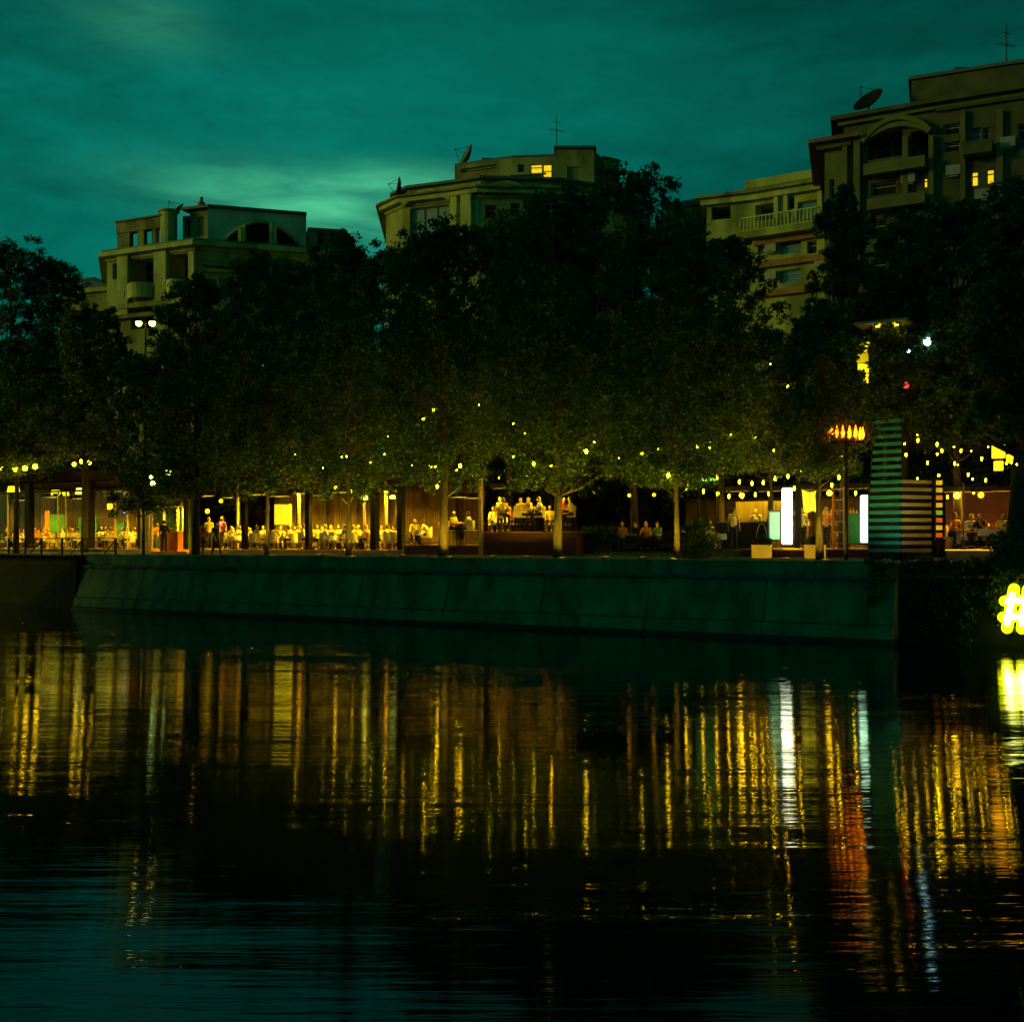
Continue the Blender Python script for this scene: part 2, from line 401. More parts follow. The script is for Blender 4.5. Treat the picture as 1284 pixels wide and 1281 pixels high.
# dry grass tufts growing along the ledge
b = MB()
for i in range(900):
    s = random.uniform(S0, S1 + 6); 
    if random.random() > .35 + .65 * (math.sin(s * .9) > 0): continue
    q = bank(s, -.08 - random.random() * .18, 2.29); h = random.uniform(.04, .13)
    b.add([q + Vector((-.012, 0, 0)), q + Vector((.012, 0, 0)), q + Vector((random.uniform(-.06, .06), random.uniform(-.05, .02), h))], [(0, 1, 2)])
o = b.build('grass_tufts', mat('dry_grass', (.22, .18, .07), (.12, .12, .04), .9)); tag(o, 'dry grass tufts growing along the ledge of the concrete river wall', 'grass', kind='stuff')
# left: recessed landing with steps
SL = S0 - 45
rw = thing('recessed_quay_wall', 'dark stone wall set back beside the river steps', 'wall', bank(S0 - 8, 1, 0), BANK)
profile_wall('wall_face', SL, S0 - .02, [(3.2, -1), (1.55, -1), (1.6, 2.2), (3.2, 2.2)], dark_stone, rw, 1.5, .05)
profile_wall('coping', SL, S0 - .02, [(3.2, 2.21), (1.5, 2.21), (1.5, GZ + .05), (3.2, GZ + .05)], mat('old_coping', (.045, .055, .04), (.015, .02, .012), .9, 2, .02), rw, 1.5, .02)
rs = thing('river_steps', 'dark stone steps going down to the water beside the sloping wall', 'steps', bank(S0 - 1, 0, 0), BANK)
for i in range(10):
    b = MB(); s0 = S0 - .06 - .42 * (i + 1); z1 = 2.55 - .27 * i
    q = [bank(s0, -.7 + .1, 0), bank(s0 + .41, -.6, 0), bank(s0 + .41, 1.48, 0), bank(s0, 1.48, 0)]
    b.prism([(v.x, v.y) for v in q], -1, z1); b.build('step', dark_stone, rs, world=True)
# right: the wall runs on, hung with dark creeper
rr = thing('overgrown_quay_wall', 'dark quay wall right of the sloping wall, hung with creeper', 'wall', bank(S1 + 3, 0, 0), BANK)
profile_wall('wall_face', S1 + .02, S1 + 40, [(2, -1), (.35, -1), (.42, 2.2), (2, 2.2)], dark_stone, rr, 1.5, .05)
profile_wall('coping', S1 + .02, S1 + 40, [(2, 2.21), (.25, 2.21), (.28, GZ + .07), (2, GZ + .07)], mat('old_coping', (.12, .13, .11)), rr, 1.5, .02)

# ------------------------------------------------------------------ foliage
def leaf_cloud(centers, radii, per, size, flat=.75):
    """leaf shaped quads scattered through clumps: returns verts (n*4, 3)"""
    nC = len(centers); n = nC * per
    c = np.repeat(np.asarray(centers), per, 0); r = np.repeat(np.asarray(radii), per)[:, None]
    d = rng.normal(size=(n, 3)); d /= np.linalg.norm(d, axis=1)[:, None]
    rad = np.minimum(rng.random((n, 1)) ** .6 * 1.0 + np.abs(rng.normal(size=(n, 1))) * .16, 1.5)
    p = c + d * r * rad * np.array([1, 1, flat])
    nrm = rng.normal(size=(n, 3)) + np.array([0, 0, .6]); nrm /= np.linalg.norm(nrm, axis=1)[:, None]
    a = np.cross(nrm, rng.normal(size=(n, 3))); a /= np.linalg.norm(a, axis=1)[:, None]
    bb = np.cross(nrm, a)
    sz = size * rng.uniform(.6, 1.35, (n, 1))
    q = np.stack([p - a * sz * .5, p - bb * sz * .32 + nrm * sz * .08, p + a * sz * .5, p + bb * sz * .32 + nrm * sz * .08], 1)
    return q.reshape(-1, 3)
def leaf_object(name, v, m, parent=None):
    if parent is not None: v = v - np.array(parent.location)
    n = len(v) // 4; me = bpy.data.meshes.new(name)
    me.vertices.add(n * 4); me.vertices.foreach_set('co', v.astype(np.float32).ravel())
    me.loops.add(n * 4); me.loops.foreach_set('vertex_index', np.arange(n * 4, dtype=np.int32))
    me.polygons.add(n); me.polygons.foreach_set('loop_start', np.arange(0, n * 4, 4, dtype=np.int32)); me.polygons.foreach_set('loop_total', np.full(n, 4, dtype=np.int32))
    me.update(calc_edges=True); me.validate(); me.materials.append(m)
    o = bpy.data.objects.new(name, me); COL.objects.link(o)
    if parent is not None: o.parent = parent
    return o
def tree(px, t, top, hw, bottom, label, m=None, bk=None, trunk=.14, nC=330, per=78, leaf=.175, group='trees along the riverside promenade', name='broadleaf_tree', lean=0, shape='oval', base=GZ, cat='tree'):
    p = bp(px, t, base); D = p.y; m = m or leafA
    H = (EYE + (HY - top) / F * D) - base; zb = (EYE + (HY - bottom) / F * D) - base
    rw = hw / F * D
    root = thing(name, label, cat, p, 0, group)
    top_c = Vector((p.x + lean, p.y, base + H)); hgt = H - zb
    cs, rs_ = [], []
    ph = [random.uniform(0, 6.28) for _ in range(4)]
    while len(cs) < nC:
        u = random.random() ** .9; th = random.uniform(0, 2 * math.pi)
        if shape == 'oval': prof = math.sin(math.pi * min(1, .10 + .84 * u)) ** .55
        elif shape == 'spire': prof = (1 - u) ** .7 * .9 + .12
        else: prof = (1 - u ** 2.2) ** .6 * min(1, .55 + u * 2)
        wob = 1 + .20 * math.sin(2 * th + ph[0] + 5 * u) + .14 * math.sin(5 * th + ph[1] + 9 * u)
        rr_ = rw * prof * wob * (random.random() ** .38)
        z = base + zb + u * hgt * (.97 + .05 * random.random())
        cs.append((p.x + lean * u + rr_ * math.cos(th), p.y + rr_ * math.sin(th) * .85, z + (-.5 * (rr_ / rw) ** 2 * (1 - u))))
        rs_.append(random.uniform(.34, .80) * (1 - .40 * u) * max(.75, rw / 3.4))
    # leaders: pointed shoots above the outline
    for k in range(14):
        th = random.uniform(0, 6.28); rr_ = rw * random.uniform(0, .75); u = .80 + .2 * (1 - rr_ / rw)
        x, y = p.x + lean + rr_ * math.cos(th), p.y + rr_ * math.sin(th) * .8
        for j in range(4):
            cs.append((x + random.uniform(-.1, .1), y, base + zb + u * hgt * .94 + j * .22)); rs_.append(.24 - j * .045)
    v = leaf_cloud(cs, rs_, per, leaf * random.uniform(.9, 1.1))
    leaf_object('crown', v, m, root)
    b = MB(); bend = [random.uniform(-.12, .12) for _ in range(8)]
    n = 7; pts = []; rad = []
    for i in range(n + 1):
        f = i / n; pts.append(Vector((bend[i % 8] * f * 2 + lean * f, bend[(i + 3) % 8] * f * 2, f * H * .93))); rad.append(trunk * (1.25 if i == 0 else 1) * (1 - f) ** .8 + .012)
    b.tube(pts, rad, 9)
    for k in range(26):
        c = Vector(cs[random.randrange(nC)]) - p
        f = max(zb / H * .9, min(.85, (c.z / H) * .78 - .02)); i = int(f * n); g = f * n - i
        st = pts[i].lerp(pts[min(i + 1, n)], g); r0 = (rad[i] * (1 - g) + rad[min(i + 1, n)] * g) * .55
        mid = st.lerp(c, .5) + Vector((0, 0, -.15)); b.tube([st, mid, c], [r0, r0 * .6, .012], 5)
    b.build('trunk', bk or bark, root, smooth=True)
    return root
def bush(px, t, z, w, h, label, m=None, name='shrub', leaf=.12, nC=50, per=50, loc=None, cat='shrub', group=None):
    p = loc or bp(px, t, z); root = thing(name, label, cat, p, 0, group)
    cs = []; rs_ = []
    for i in range(nC):
        th = random.uniform(0, 6.28); u = random.random(); r = w / 2 * math.sin(math.pi * (.2 + .75 * u)) * random.random() ** .5
        cs.append((p.x + r * math.cos(th), p.y + r * math.sin(th), p.z + u * h)); rs_.append(random.uniform(.12, .24) * max(w, .5))
    leaf_object('foliage', leaf_cloud(cs, rs_, per, leaf), m or hedge_leaf, root)
    b = MB()
    for k in range(7):
        c = Vector(cs[random.randrange(nC)]) - p; b.tube([(0, 0, -.02), c * .5 + Vector((0, 0, .05)), c], [.025, .018, .006], 5)
    b.build('stem', bark, root)
    return root

# creeper over the right-hand wall
cs, rs_ = [], []
for i in range(520):
    s = random.uniform(S1 - 1.0, S1 + 16); u = random.random(); z = 2.9 - u * random.uniform(.6, 2.9)
    if s < S1 and z < 1.9 and random.random() < .7: continue
    q = bank(s, -.02 + (.3 if s > S1 else -.45 * (z < 2.4)) - .1 * random.random(), max(.05, z)); cs.append(tuple(q)); rs_.append(random.uniform(.15, .3))
o = leaf_object('creeper', leaf_cloud(cs, rs_, 46, .13), leafC); tag(o, 'dark creeper hanging over the quay wall beside the glowing hash sign', 'creeper', kind='stuff')

# ------------------------------------------------------------------ trees
FR = 'trees in the front row on the promenade'; BK = 'taller trees behind the terraces'
tree(180, 3.4, 452, 54, 640, 'small young tree beside the lit entrance of the pavilion', trunk=.07, nC=170, per=70, bk=dark_bark, group=FR)
tree(246, 3.0, 350, 60, 618, 'dark tree whose trunk stands by the person in a red shirt', trunk=.2, bk=dark_bark, group=FR)
tree(335, 2.0, 322, 82, 616, 'slim tree with a thin pale trunk in front of the big yellow lantern', trunk=.10, group=FR)
tree(437, 2.0, 300, 88, 618, 'tree with a lit trunk standing left of the two wide dark posts', trunk=.13, group=FR)
tree(556, 2.0, 283, 92, 610, 'tree with a dark trunk lit on one side, by the bar tables', trunk=.20, group=FR, nC=380)
tree(699, 2.0, 250, 104, 606, 'tree with a pale straight trunk in front of the red raised deck', trunk=.17, group=FR, nC=430)
tree(849, 2.0, 285, 100, 606, 'tree with a thin leaning pale trunk beside the garden bush', trunk=.10, group=FR, nC=430, lean=-.4)
tree(1028, 2.0, 392, 62, 592, 'tree with lit yellow leaves and a pale trunk in front of a planter', m=leafB, trunk=.13, group=FR, nC=230, per=70)
tree(795, 9, 212, 92, 560, 'tallest dark tree rising in the middle behind the front row', m=leafC, trunk=.2, group=BK, nC=380, bk=dark_bark)
tree(640, 12, 275, 100, 560, 'dark tree behind the raised deck below the middle apartment house', m=leafC, trunk=.2, group=BK, nC=340, bk=dark_bark)
tree(905, 10, 300, 76, 560, 'dense tree left of the gap where the balustraded house shows', m=leafC, trunk=.2, group=BK, nC=320, bk=dark_bark)
tree(500, 12, 318, 95, 560, 'dark tree behind the pergola with its top below the glazed bay', m=leafC, trunk=.2, group=BK, nC=320, bk=dark_bark)
tree(385, 13, 335, 90, 560, 'dark tree behind the pergola below the arched penthouse', m=leafC, trunk=.2, group=BK, nC=320, bk=dark_bark)
tree(300, 14, 385, 66, 560, 'low dark tree behind the pergola, below the loggias of the left house', m=leafC, trunk=.18, group=BK, nC=260, bk=dark_bark)
tree(106, 6, 388, 47, 572, 'olive lit tree beside the two bright floodlights', m=leafB, trunk=.2, group=BK, nC=300, bk=dark_bark)
tree(15, 12, 306, 66, 575, 'tall dark tree at the left end above the glass pavilion', m=leafC, trunk=.2, group=BK, nC=620, bk=dark_bark)
tree(68, 15, 328, 50, 575, 'narrower dark tree beside the tall one above the glass pavilion', m=leafC, trunk=.18, group=BK, nC=420, bk=dark_bark)
tree(20, 5, 430, 74, 592, 'low broad tree in front of the glass pavilion with globe lights under it', m=leafA, trunk=.16, group=FR, nC=280, bk=dark_bark)
tree(1058, 8, 238, 50, 520, 'tall narrow poplar-like tree in front of the right apartment house', m=leafC, trunk=.2, group=BK, nC=260, per=70, bk=dark_bark, shape='spire')
tree(1135, 12, 270, 52, 520, 'thin sparse tree in front of the facade with the arched loggia', m=leafC, trunk=.2, group=BK, nC=160, per=60, bk=dark_bark)
tree(1200, 7, 258, 72, 556, 'dark tree below the two lit yellow windows', m=leafC, trunk=.18, group=BK, nC=360, bk=dark_bark)
tree(1112, 6, 345, 74, 520, 'dark tree over the slatted kiosk with the red lamp in it', m=leafC, trunk=.16, group=BK, nC=300, bk=dark_bark)
tree(1275, 1.2, 238, 84, 545, 'big dark tree with a thick black trunk above the hash sign', m=leafC, trunk=.36, group=FR, nC=420, bk=dark_bark, lean=.5)
tree(965, 7, 420, 60, 585, 'low leafy tree over the bar with its underside lit by bulbs', m=leafB, trunk=.12, group=BK, nC=210, bk=dark_bark)
FAR = 'low dense trees behind the terraces'
for px_, t_, top_, hw_, lb_ in ((132, 15, 388, 32, 'low dense tree hiding the foot of the left house, left of the twin floodlights'), (214, 15, 416, 34, 'low dense tree hiding the foot of the left house, right of the twin floodlights'), (-20, 17, 420, 60, 'low dense tree at the far left behind the pavilion'), (60, 17.5, 440, 60, 'low dense tree behind the pavilion, under the far low house'), (150, 17, 430, 62, 'low dense tree behind the entrance lamps and floodlight post'), (238, 17.5, 440, 62, 'low dense tree behind the trunk by the red shirted person'), (330, 17, 430, 64, 'low dense tree behind the slim tree of the pergola'), (430, 17.5, 420, 66, 'low dense tree behind the lit trunk of the pergola'), (530, 17, 420, 66, 'low dense tree behind the slatted screen'), (620, 17.5, 415, 66, 'low dense tree behind the slim pale pole'), (720, 17, 410, 70, 'low dense tree behind the raised deck and hedge'), (815, 17.5, 400, 70, 'low dense tree behind the black garden sofas'), (850, 14, 300, 60, 'dense tree closing the gap below the far link wing'), (905, 17, 430, 64, 'low dense tree behind the black bar counter'), (1000, 17, 440, 60, 'low dense tree behind the banner and glowing pillars'), (1090, 17, 430, 60, 'low dense tree behind the slatted kiosk'), (1180, 16, 420, 60, 'low dense tree behind the lamp column'), (1262, 16, 400, 60, 'low dense tree behind the orange sofa')):
    tree(px_, t_, top_, hw_, 640, lb_, m=leafC, trunk=.2, nC=190, per=60, leaf=.22, group=FAR, bk=dark_bark)
bush(1274, .9, GZ, 1.5, 1.3, 'dark bush at the foot of the thick black trunk above the hash sign', m=leafC, nC=90)
bush(876, 4.4, GZ, 1.9, 1.6, 'loose round bush between the leaning tree and the planter')

# ------------------------------------------------------------------ apartment houses
class Face:
    def __init__(s, p0, p1):
        s.p0, s.p1 = Vector(p0[:2]), Vector(p1[:2]); s.d = (s.p1 - s.p0); s.L = s.d.length; s.d /= s.L; s.n = Vector((s.d.y, -s.d.x))
    def u(s, px):
        k = (px - HX) / F; return (k * s.p0.y - s.p0.x) / (s.d.x - k * s.d.y)
    def z(s, px, py):
        return EYE + (HY - py) / F * (s.p0 + s.d * s.u(px)).y
    def pt(s, u, off, z):
        q = s.p0 + s.d * u + s.n * off; return Vector((q.x, q.y, z))
def pxp(px, D): return ((px - HX) / F * D, D)
def wall_face(fc, z0, z1, ops, parent, m, depth=.35):
    """a facade with real openings; ops: (px0, px1, py_top, py_bottom, kind)"""
    rects = []
    for o_ in ops:
        px0, px1, pt, pb = o_[:4]; u0, u1 = fc.u(px0), fc.u(px1); pm = (px0 + px1) / 2
        rects.append((max(.05, u0), min(fc.L - .05, u1), fc.z(pm, pb), min(z1 - .12, fc.z(pm, pt)), o_[4]))
    rects = [r for r in rects if r[1] > r[0] + .1 and r[2] > z0 and r[2] < r[3] - .2]
    us = sorted({0, fc.L, *[r[0] for r in rects], *[r[1] for r in rects]}); zs = sorted({z0, z1, *[r[2] for r in rects], *[r[3] for r in rects]})
    b = MB()
    for i in range(len(us) - 1):
        for j in range(len(zs) - 1):
            um, zm = (us[i] + us[i + 1]) / 2, (zs[j] + zs[j + 1]) / 2
            if any(r[0] < um < r[1] and r[2] < zm < r[3] for r in rects): continue
            b.add([fc.pt(us[i], 0, zs[j]), fc.pt(us[i + 1], 0, zs[j]), fc.pt(us[i + 1], 0, zs[j + 1]), fc.pt(us[i], 0, zs[j + 1])], [(0, 1, 2, 3)])
    for r in rects:
        dp = 2.0 if r[4] == 'loggia' else (1.0 if r[4] == 'open' else depth)
        c = [(r[0], r[2]), (r[1], r[2]), (r[1], r[3]), (r[0], r[3])]
        for k in range(4):
            (ua, za), (ub, zb_) = c[k], c[(k + 1) % 4]
            b.add([fc.pt(ua, 0, za), fc.pt(ua, -dp, za), fc.pt(ub, -dp, zb_), fc.pt(ub, 0, zb_)], [(0, 1, 2, 3)])
    b.build('wall', m, parent, world=True)
    for r in rects:
        if r[4] == 'open': continue
        dp = 1.98 if r[4] == 'loggia' else depth - .02
        gm = {'loggia': blind_mat, 'dark': blind_mat, 'teal': teal_glass, 'pale': pale_glass, 'lit': g_window, 'blue': mat('blue_curtain', (.05, .09, .3), (.03, .05, .2), .5)}[r[4]]
        win = MB(); fw = .07
        W_, Hh = r[1] - r[0], r[3] - r[2]; nm = max(1, round(W_ / 1.1))
        for k in range(nm + 1):
            u = r[0] + fw / 2 + (W_ - fw) * k / nm
            win.bar(fc.pt(u, -dp + .05, r[2]), fc.pt(u, -dp + .05, r[3]), fw, fw)
        for zz in (r[2] + fw / 2, r[3] - fw / 2, r[2] + Hh * .66): win.bar(fc.pt(r[0], -dp + .055, zz), fc.pt(r[1], -dp + .055, zz), fw * .9, fw * .9)
        fr = win.build('window', frame_mat, parent, world=True)
        pn = MB(); pn.add([fc.pt(r[0], -dp, r[2]), fc.pt(r[1], -dp, r[2]), fc.pt(r[1], -dp, r[3]), fc.pt(r[0], -dp, r[3])], [(0, 1, 2, 3)])
        pn.build('pane', gm, fr)          # window meshes are in the parent's local frame, origin shared
        fr.children[0].data.transform((Matrix.Translation(parent.location) @ parent.rotation_euler.to_matrix().to_4x4()).inverted())
def ring(name, poly, z0, z1, d, m, parent):
    b = MB(); b.prism(offset(poly, d), z0, z1); return b.build(name, m, parent, world=True)
def strip(name, fc, u0, u1, z0, z1, off0, off1, m, parent):
    b = MB(); q = [fc.pt(u0, off0, 0), fc.pt(u1, off0, 0), fc.pt(u1, off1, 0), fc.pt(u0, off1, 0)]
    b.prism([(v.x, v.y) for v in q], z0, z1); return b.build(name, m, parent, world=True)
def pstrip(name, fc, px0, px1, py0, py1, off0, off1, m, parent):
    pm = (px0 + px1) / 2; return strip(name, fc, fc.u(px0), fc.u(px1), fc.z(pm, py1), fc.z(pm, py0), off0, off1, m, parent)
def balustrade(fc, px0, px1, z, off, parent, h=1.0, m=None):
    b = MB(); u0, u1 = fc.u(px0), fc.u(px1); m = m or stucco_b
    b.bar(fc.pt(u0, off, z + h), fc.pt(u1, off, z + h), .16, .12); b.bar(fc.pt(u0, off, z + .05), fc.pt(u1, off, z + .05), .16, .1)
    n = int((u1 - u0) / .28)
    for i in range(n + 1): q = fc.pt(u0 + (u1 - u0) * i / n, off, z); b.tube([q + Vector((0, 0, .05)), q + Vector((0, 0, .35)), q + Vector((0, 0, h))], [.06, .09, .05], 6)
    return b.build('balustrade', m, parent, world=True)
def dish(p, r, az, el, label, pole=1.0, m=None):
    t = thing('satellite_dish', label, 'satellite dish', p, az, 'satellite dishes on the roofs')
    b = MB(); M = Euler((el, 0, 0)).to_matrix(); c = Vector((0, 0, pole + r * .5)); n = 20; rings = 5; vs = []; fs = []
    for i in range(rings + 1):
        rr_ = r * i / rings
        for k in range(n):
            a = 2 * math.pi * k / n; vs.append(c + M @ Vector((rr_ * math.cos(a), .35 * r * (1 - (i / rings) ** 2), rr_ * math.sin(a))))
    for i in range(rings):
        for k in range(n): fs.append((i * n + k, i * n + (k + 1) % n, (i + 1) * n + (k + 1) % n, (i + 1) * n + k))
    b.add(vs, fs); b.add([v + M @ Vector((0, .04, 0)) for v in vs], [tuple(reversed(f)) for f in fs])
    mm = m or mat('dish_metal', (.14, .15, .15), (.09, .1, .1), .6, 2)
    b.build('reflector', mm, t, smooth=True)
    b = MB(); b.tube([(0, .1, -.3), (0, .1, pole), c + M @ Vector((0, .4 * r, 0))], .06, 8); b.build('mast', dark_metal, t)
    b = MB(); tip = c + M @ Vector((0, -.9 * r, 0))
    for a in (.6, 2.6, 4.7): b.tube([c + M @ Vector((r * .95 * math.cos(a), 0, r * .95 * math.sin(a))), tip], .02, 5)
    b.ball(tip, .07 * r); b.build('feed_arm', dark_metal, t)
def antenna(p, h, label):
    t = thing('roof_antenna', label, 'antenna', p, .4, 'antennas on the roofs')
    b = MB(); b.tube([(0, 0, -.3), (0, 0, h)], [.045, .025], 6); b.build('mast', dark_metal, t)
    b = MB(); b.bar((-.7, 0, h * .6), (.7, 0, h * .6), .03); b.bar((-.4, 0, h * .82), (.4, 0, h * .82), .03)
    for x in (-.6, -.3, 0, .3, .6): b.bar((x, -.3, h * .6), (x, .3, h * .6), .02)
    b.build('aerial', dark_metal, t)

AP = 'apartment houses behind the trees'
# --- left house
def ac_units(fc, spots, parent):
    for px, py in spots:
        u, z = fc.u(px), fc.z(px, py); b = MB(); b.box(fc.pt(u, .22, z), (.85, .34, .6), math.atan2(fc.d.y, fc.d.x)); b.bar(fc.pt(u - .3, .2, z - .38), fc.pt(u + .3, .2, z - .38), .3, .05); b.build('air_conditioner', frame_mat, parent, world=True)
def left_house():
    P = [pxp(134, 110.5), pxp(245, 106), pxp(448, 110.3), pxp(470, 128), pxp(140, 130)]
    t = thing('apartment_house', 'left apartment house with open roof frame and arched penthouse window', 'apartment house', (*pxp(245, 110), GZ), 0, AP)
    f1 = Face(P[0], P[1]); f2 = Face(P[1], P[2]); zc = 29.3
    wall_face(f1, GZ, zc, [(164, 194, 322, 356, 'loggia'), (213, 238, 318, 352, 'loggia'), (164, 194, 382, 412, 'loggia'), (213, 238, 380, 410, 'loggia'), (141, 150, 330, 350, 'dark')], t, stucco)
    wall_face(f2, GZ, zc, [(257, 271, 350, 376, 'teal'), (275, 289, 350, 376, 'teal'), (310, 322, 350, 376, 'pale'), (345, 360, 340, 366, 'dark'), (400, 415, 345, 370, 'dark'), (425, 436, 345, 370, 'teal')], t, stucco)
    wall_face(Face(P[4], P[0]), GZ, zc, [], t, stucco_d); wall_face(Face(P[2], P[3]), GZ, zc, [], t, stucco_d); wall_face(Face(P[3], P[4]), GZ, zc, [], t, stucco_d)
    ring('cornice', P, zc, zc + .35, .15, stucco, t); ring('cornice', P, zc + .35, zc + .75, .75, stucco_b, t); ring('cornice', P, zc + .75, zc + 1.0, .45, stucco_d, t)
    # piers in front of the loggias
    for a, c in ((150, 163), (196, 211), (239, 246)): pstrip('pier', f1, a, c, 316, 400, 0, .35, stucco_b, t)
    ac_units(f2, ((303, 362), (330, 350), (380, 340)), t); ac_units(f1, ((155, 370),), t)
    pstrip('string_course', f2, 253, 302, 331, 335, 0, .5, stucco_d, t); pstrip('string_course', f2, 255, 300, 338, 342, 0, .3, stucco_b, t)
    pstrip('string_course', f1, 150, 246, 378, 384, 0, .5, stucco, t); pstrip('string_course', f1, 140, 246, 392, 397, 0, .6, stucco_d, t)
    # curved balcony parapets
    for a, c, y in ((164, 195, 357), (213, 238, 353)):
        b = MB(); n = 8; ua, uc = f1.u(a), f1.u(c); zt = f1.z((a + c) / 2, y); zbm = zt - 1.35
        for i in range(n):
            w0, w1 = i / n, (i + 1) / n; o0, o1 = .5 + .8 * math.sin(math.pi * w0), .5 + .8 * math.sin(math.pi * w1)
            q = [f1.pt(ua + (uc - ua) * w0, o0, 0), f1.pt(ua + (uc - ua) * w1, o1, 0), f1.pt(ua + (uc - ua) * w1, o1 - .15, 0), f1.pt(ua + (uc - ua) * w0, o0 - .15, 0)]
            b.prism([(v.x, v.y) for v in q], zbm, zt)
        b.build('balcony', stucco_b, t, world=True)
    # open roof frame (sky shows through), round corner column, recessed attic
    z0 = zc + 1.0; z1 = 32.9
    b = MB(); fr = Face(tuple(f1.pt(f1.u(147), -.4, 0))[:2], tuple(f1.pt(f1.u(206), -.4, 0))[:2])
    for a, c in ((147, 153), (157.5, 162.5), (172, 180), (190, 195)): 
        q = [fr.pt(fr.u(a), 0, 0), fr.pt(fr.u(c), 0, 0), fr.pt(fr.u(c), -.5, 0), fr.pt(fr.u(a), -.5, 0)]; b.prism([(v.x, v.y) for v in q], z0 - .2, z1 - 1.0)
    q = [fr.pt(fr.u(146.5), .1, 0), fr.pt(fr.u(206), .1, 0), fr.pt(fr.u(206), -.7, 0), fr.pt(fr.u(146.5), -.7, 0)]; b.prism([(v.x, v.y) for v in q], z1 - 1.0, z1)
    q = [fr.pt(fr.u(153), -.02, 0), fr.pt(fr.u(162.5), -.02, 0), fr.pt(fr.u(162.5), -.4, 0), fr.pt(fr.u(153), -.4, 0)]; b.prism([(v.x, v.y) for v in q], z0 - .2, z1 - 1.02)
    b.build('roof_frame', stucco_d, t, world=True)
    b = MB(); q = [fr.pt(fr.u(146), .3, 0), fr.pt(fr.u(204), .3, 0), fr.pt(fr.u(204), -1, 0), fr.pt(fr.u(146), -1, 0)]; b.prism([(v.x, v.y) for v in q], z1, z1 + .15); b.build('roof_edge', roof_metal, t, world=True)
    c = f1.pt(f1.u(203), -.9, z0 - .2); b = MB(); b.lathe(c, [(.75, 0), (.75, 3.2), (.95, 3.25), (.95, 3.4)], 18); b.build('column', stucco_b, t, world=True)
    fa = Face(tuple(f1.pt(f1.u(212), -1.8, 0))[:2], tuple(f2.pt(f2.u(262), -1.8, 0))[:2])
    wall_face(fa, z0 - .1, 33.1, [(216, 224, 274, 296, 'dark'), (232, 240, 274, 296, 'dark'), (247, 256, 272, 296, 'dark')], t, stucco_d)
    fa2 = Face(tuple(f2.pt(f2.u(262), -1.6, 0))[:2], tuple(f2.pt(f2.u(387), -1.6, 0))[:2])
    wall_face(fa2, z0 - .1, 33.6, [], t, mat('sky_lit_render', (.46, .62, .42), (.30, .42, .27), .9, .8, .01, stretch=(1, 1, .35), lo=.38, hi=.62))  # pale green stands in for sky light on this wall
    poly = [tuple(fa.pt(0, .3, 0))[:2], tuple(fa2.pt(0, .3, 0))[:2], tuple(fa2.pt(fa2.L, .3, 0))[:2], tuple(fa2.pt(fa2.L, -9, 0))[:2], tuple(fa.pt(0, -9, 0))[:2]]
    b = MB(); b.prism(poly, 33.6, 33.85); b.build('roof', roof_metal, t, world=True)
    inner = offset(poly, -.6); b = MB(); b.prism(inner, 30, 33.6); b.build('penthouse', stucco_d, t, world=True)
    # arched window band
    b = MB(); n = 14; ua, uc = fa2.u(284), fa2.u(374); zb_ = z0 + .05; hh = 2.3
    def arc(k, h_): return zb_ + h_ * math.sin(math.pi * (.06 + .88 * k)) ** .8
    vs = [fa2.pt(ua + (uc - ua) * i / n, .06, zb_) for i in range(n + 1)] + [fa2.pt(ua + (uc - ua) * i / n, .06, arc(i / n, hh) - .0) for i in range(n + 1)]
    b.add(vs, [(i, i + 1, n + 2 + i, n + 1 + i) for i in range(n)]); b.build('arched_window', blind_mat, t, world=True)
    b = MB(); b.tube([fa2.pt(ua + (uc - ua) * i / n, .12, arc(i / n, hh) + .05) for i in range(n + 1)], .16, 6)
    for px in (301, 306, 340, 345): u = fa2.u(px); k = (u - ua) / (uc - ua); b.bar(fa2.pt(u, .15, zb_), fa2.pt(u, .15, arc(k, hh)), .55, .3)
    b.build('arch_moulding', stucco_b, t, world=True)
    fa3 = Face(tuple(f2.pt(f2.u(389), -1.6, 0))[:2], tuple(f2.pt(f2.u(438), -1.4, 0))[:2])
    wall_face(fa3, z0 - .1, 32.3, [(398, 408, 292, 307, 'dark'), (414, 424, 292, 307, 'dark')], t, stucco_d)
    b = MB(); q = [fa3.pt(0, .15, 0), fa3.pt(fa3.L, .15, 0), fa3.pt(fa3.L, -6, 0), fa3.pt(0, -6, 0)]; b.prism([(v.x, v.y) for v in q], 32.3, 32.5); b.prism([(v.x, v.y) for v in [fa3.pt(0, -.5, 0), fa3.pt(fa3.L, -.5, 0), fa3.pt(fa3.L, -5, 0), fa3.pt(0, -5, 0)]], 30, 32.3); b.build('roof', roof_metal, t, world=True)
    dish(fr.pt(fr.u(205), -1.5, 33.0), .95, R(-60), R(-50), 'dark satellite dish on the round corner column of the left house', .4)
    b = MB(); c = fa.pt(fa.L * .6, -.6, 33.85); b.lathe(c, [(.35, 0), (.35, .5), (.15, .6), (.15, 1.0)], 10); b.build('chimney', roof_metal, t, world=True)
    # far wing with a sheet roof
    P = [pxp(80, 122), pxp(136, 120), pxp(136, 132), pxp(80, 134)]
    t = thing('apartment_house', 'far low house with a sloping sheet metal roof left of the arched penthouse house', 'apartment house', (*pxp(108, 122), GZ), 0, AP)
    fw_ = Face(P[0], P[1]); wall_face(fw_, GZ, 28.6, [(90, 100, 352, 365, 'dark'), (112, 122, 352, 365, 'dark')], t, stucco_d)
    wall_face(Face(P[3], P[0]), GZ, 28.6, [], t, stucco_d)
    ring('cornice', P, 28.6, 29.1, .4, stucco, t)
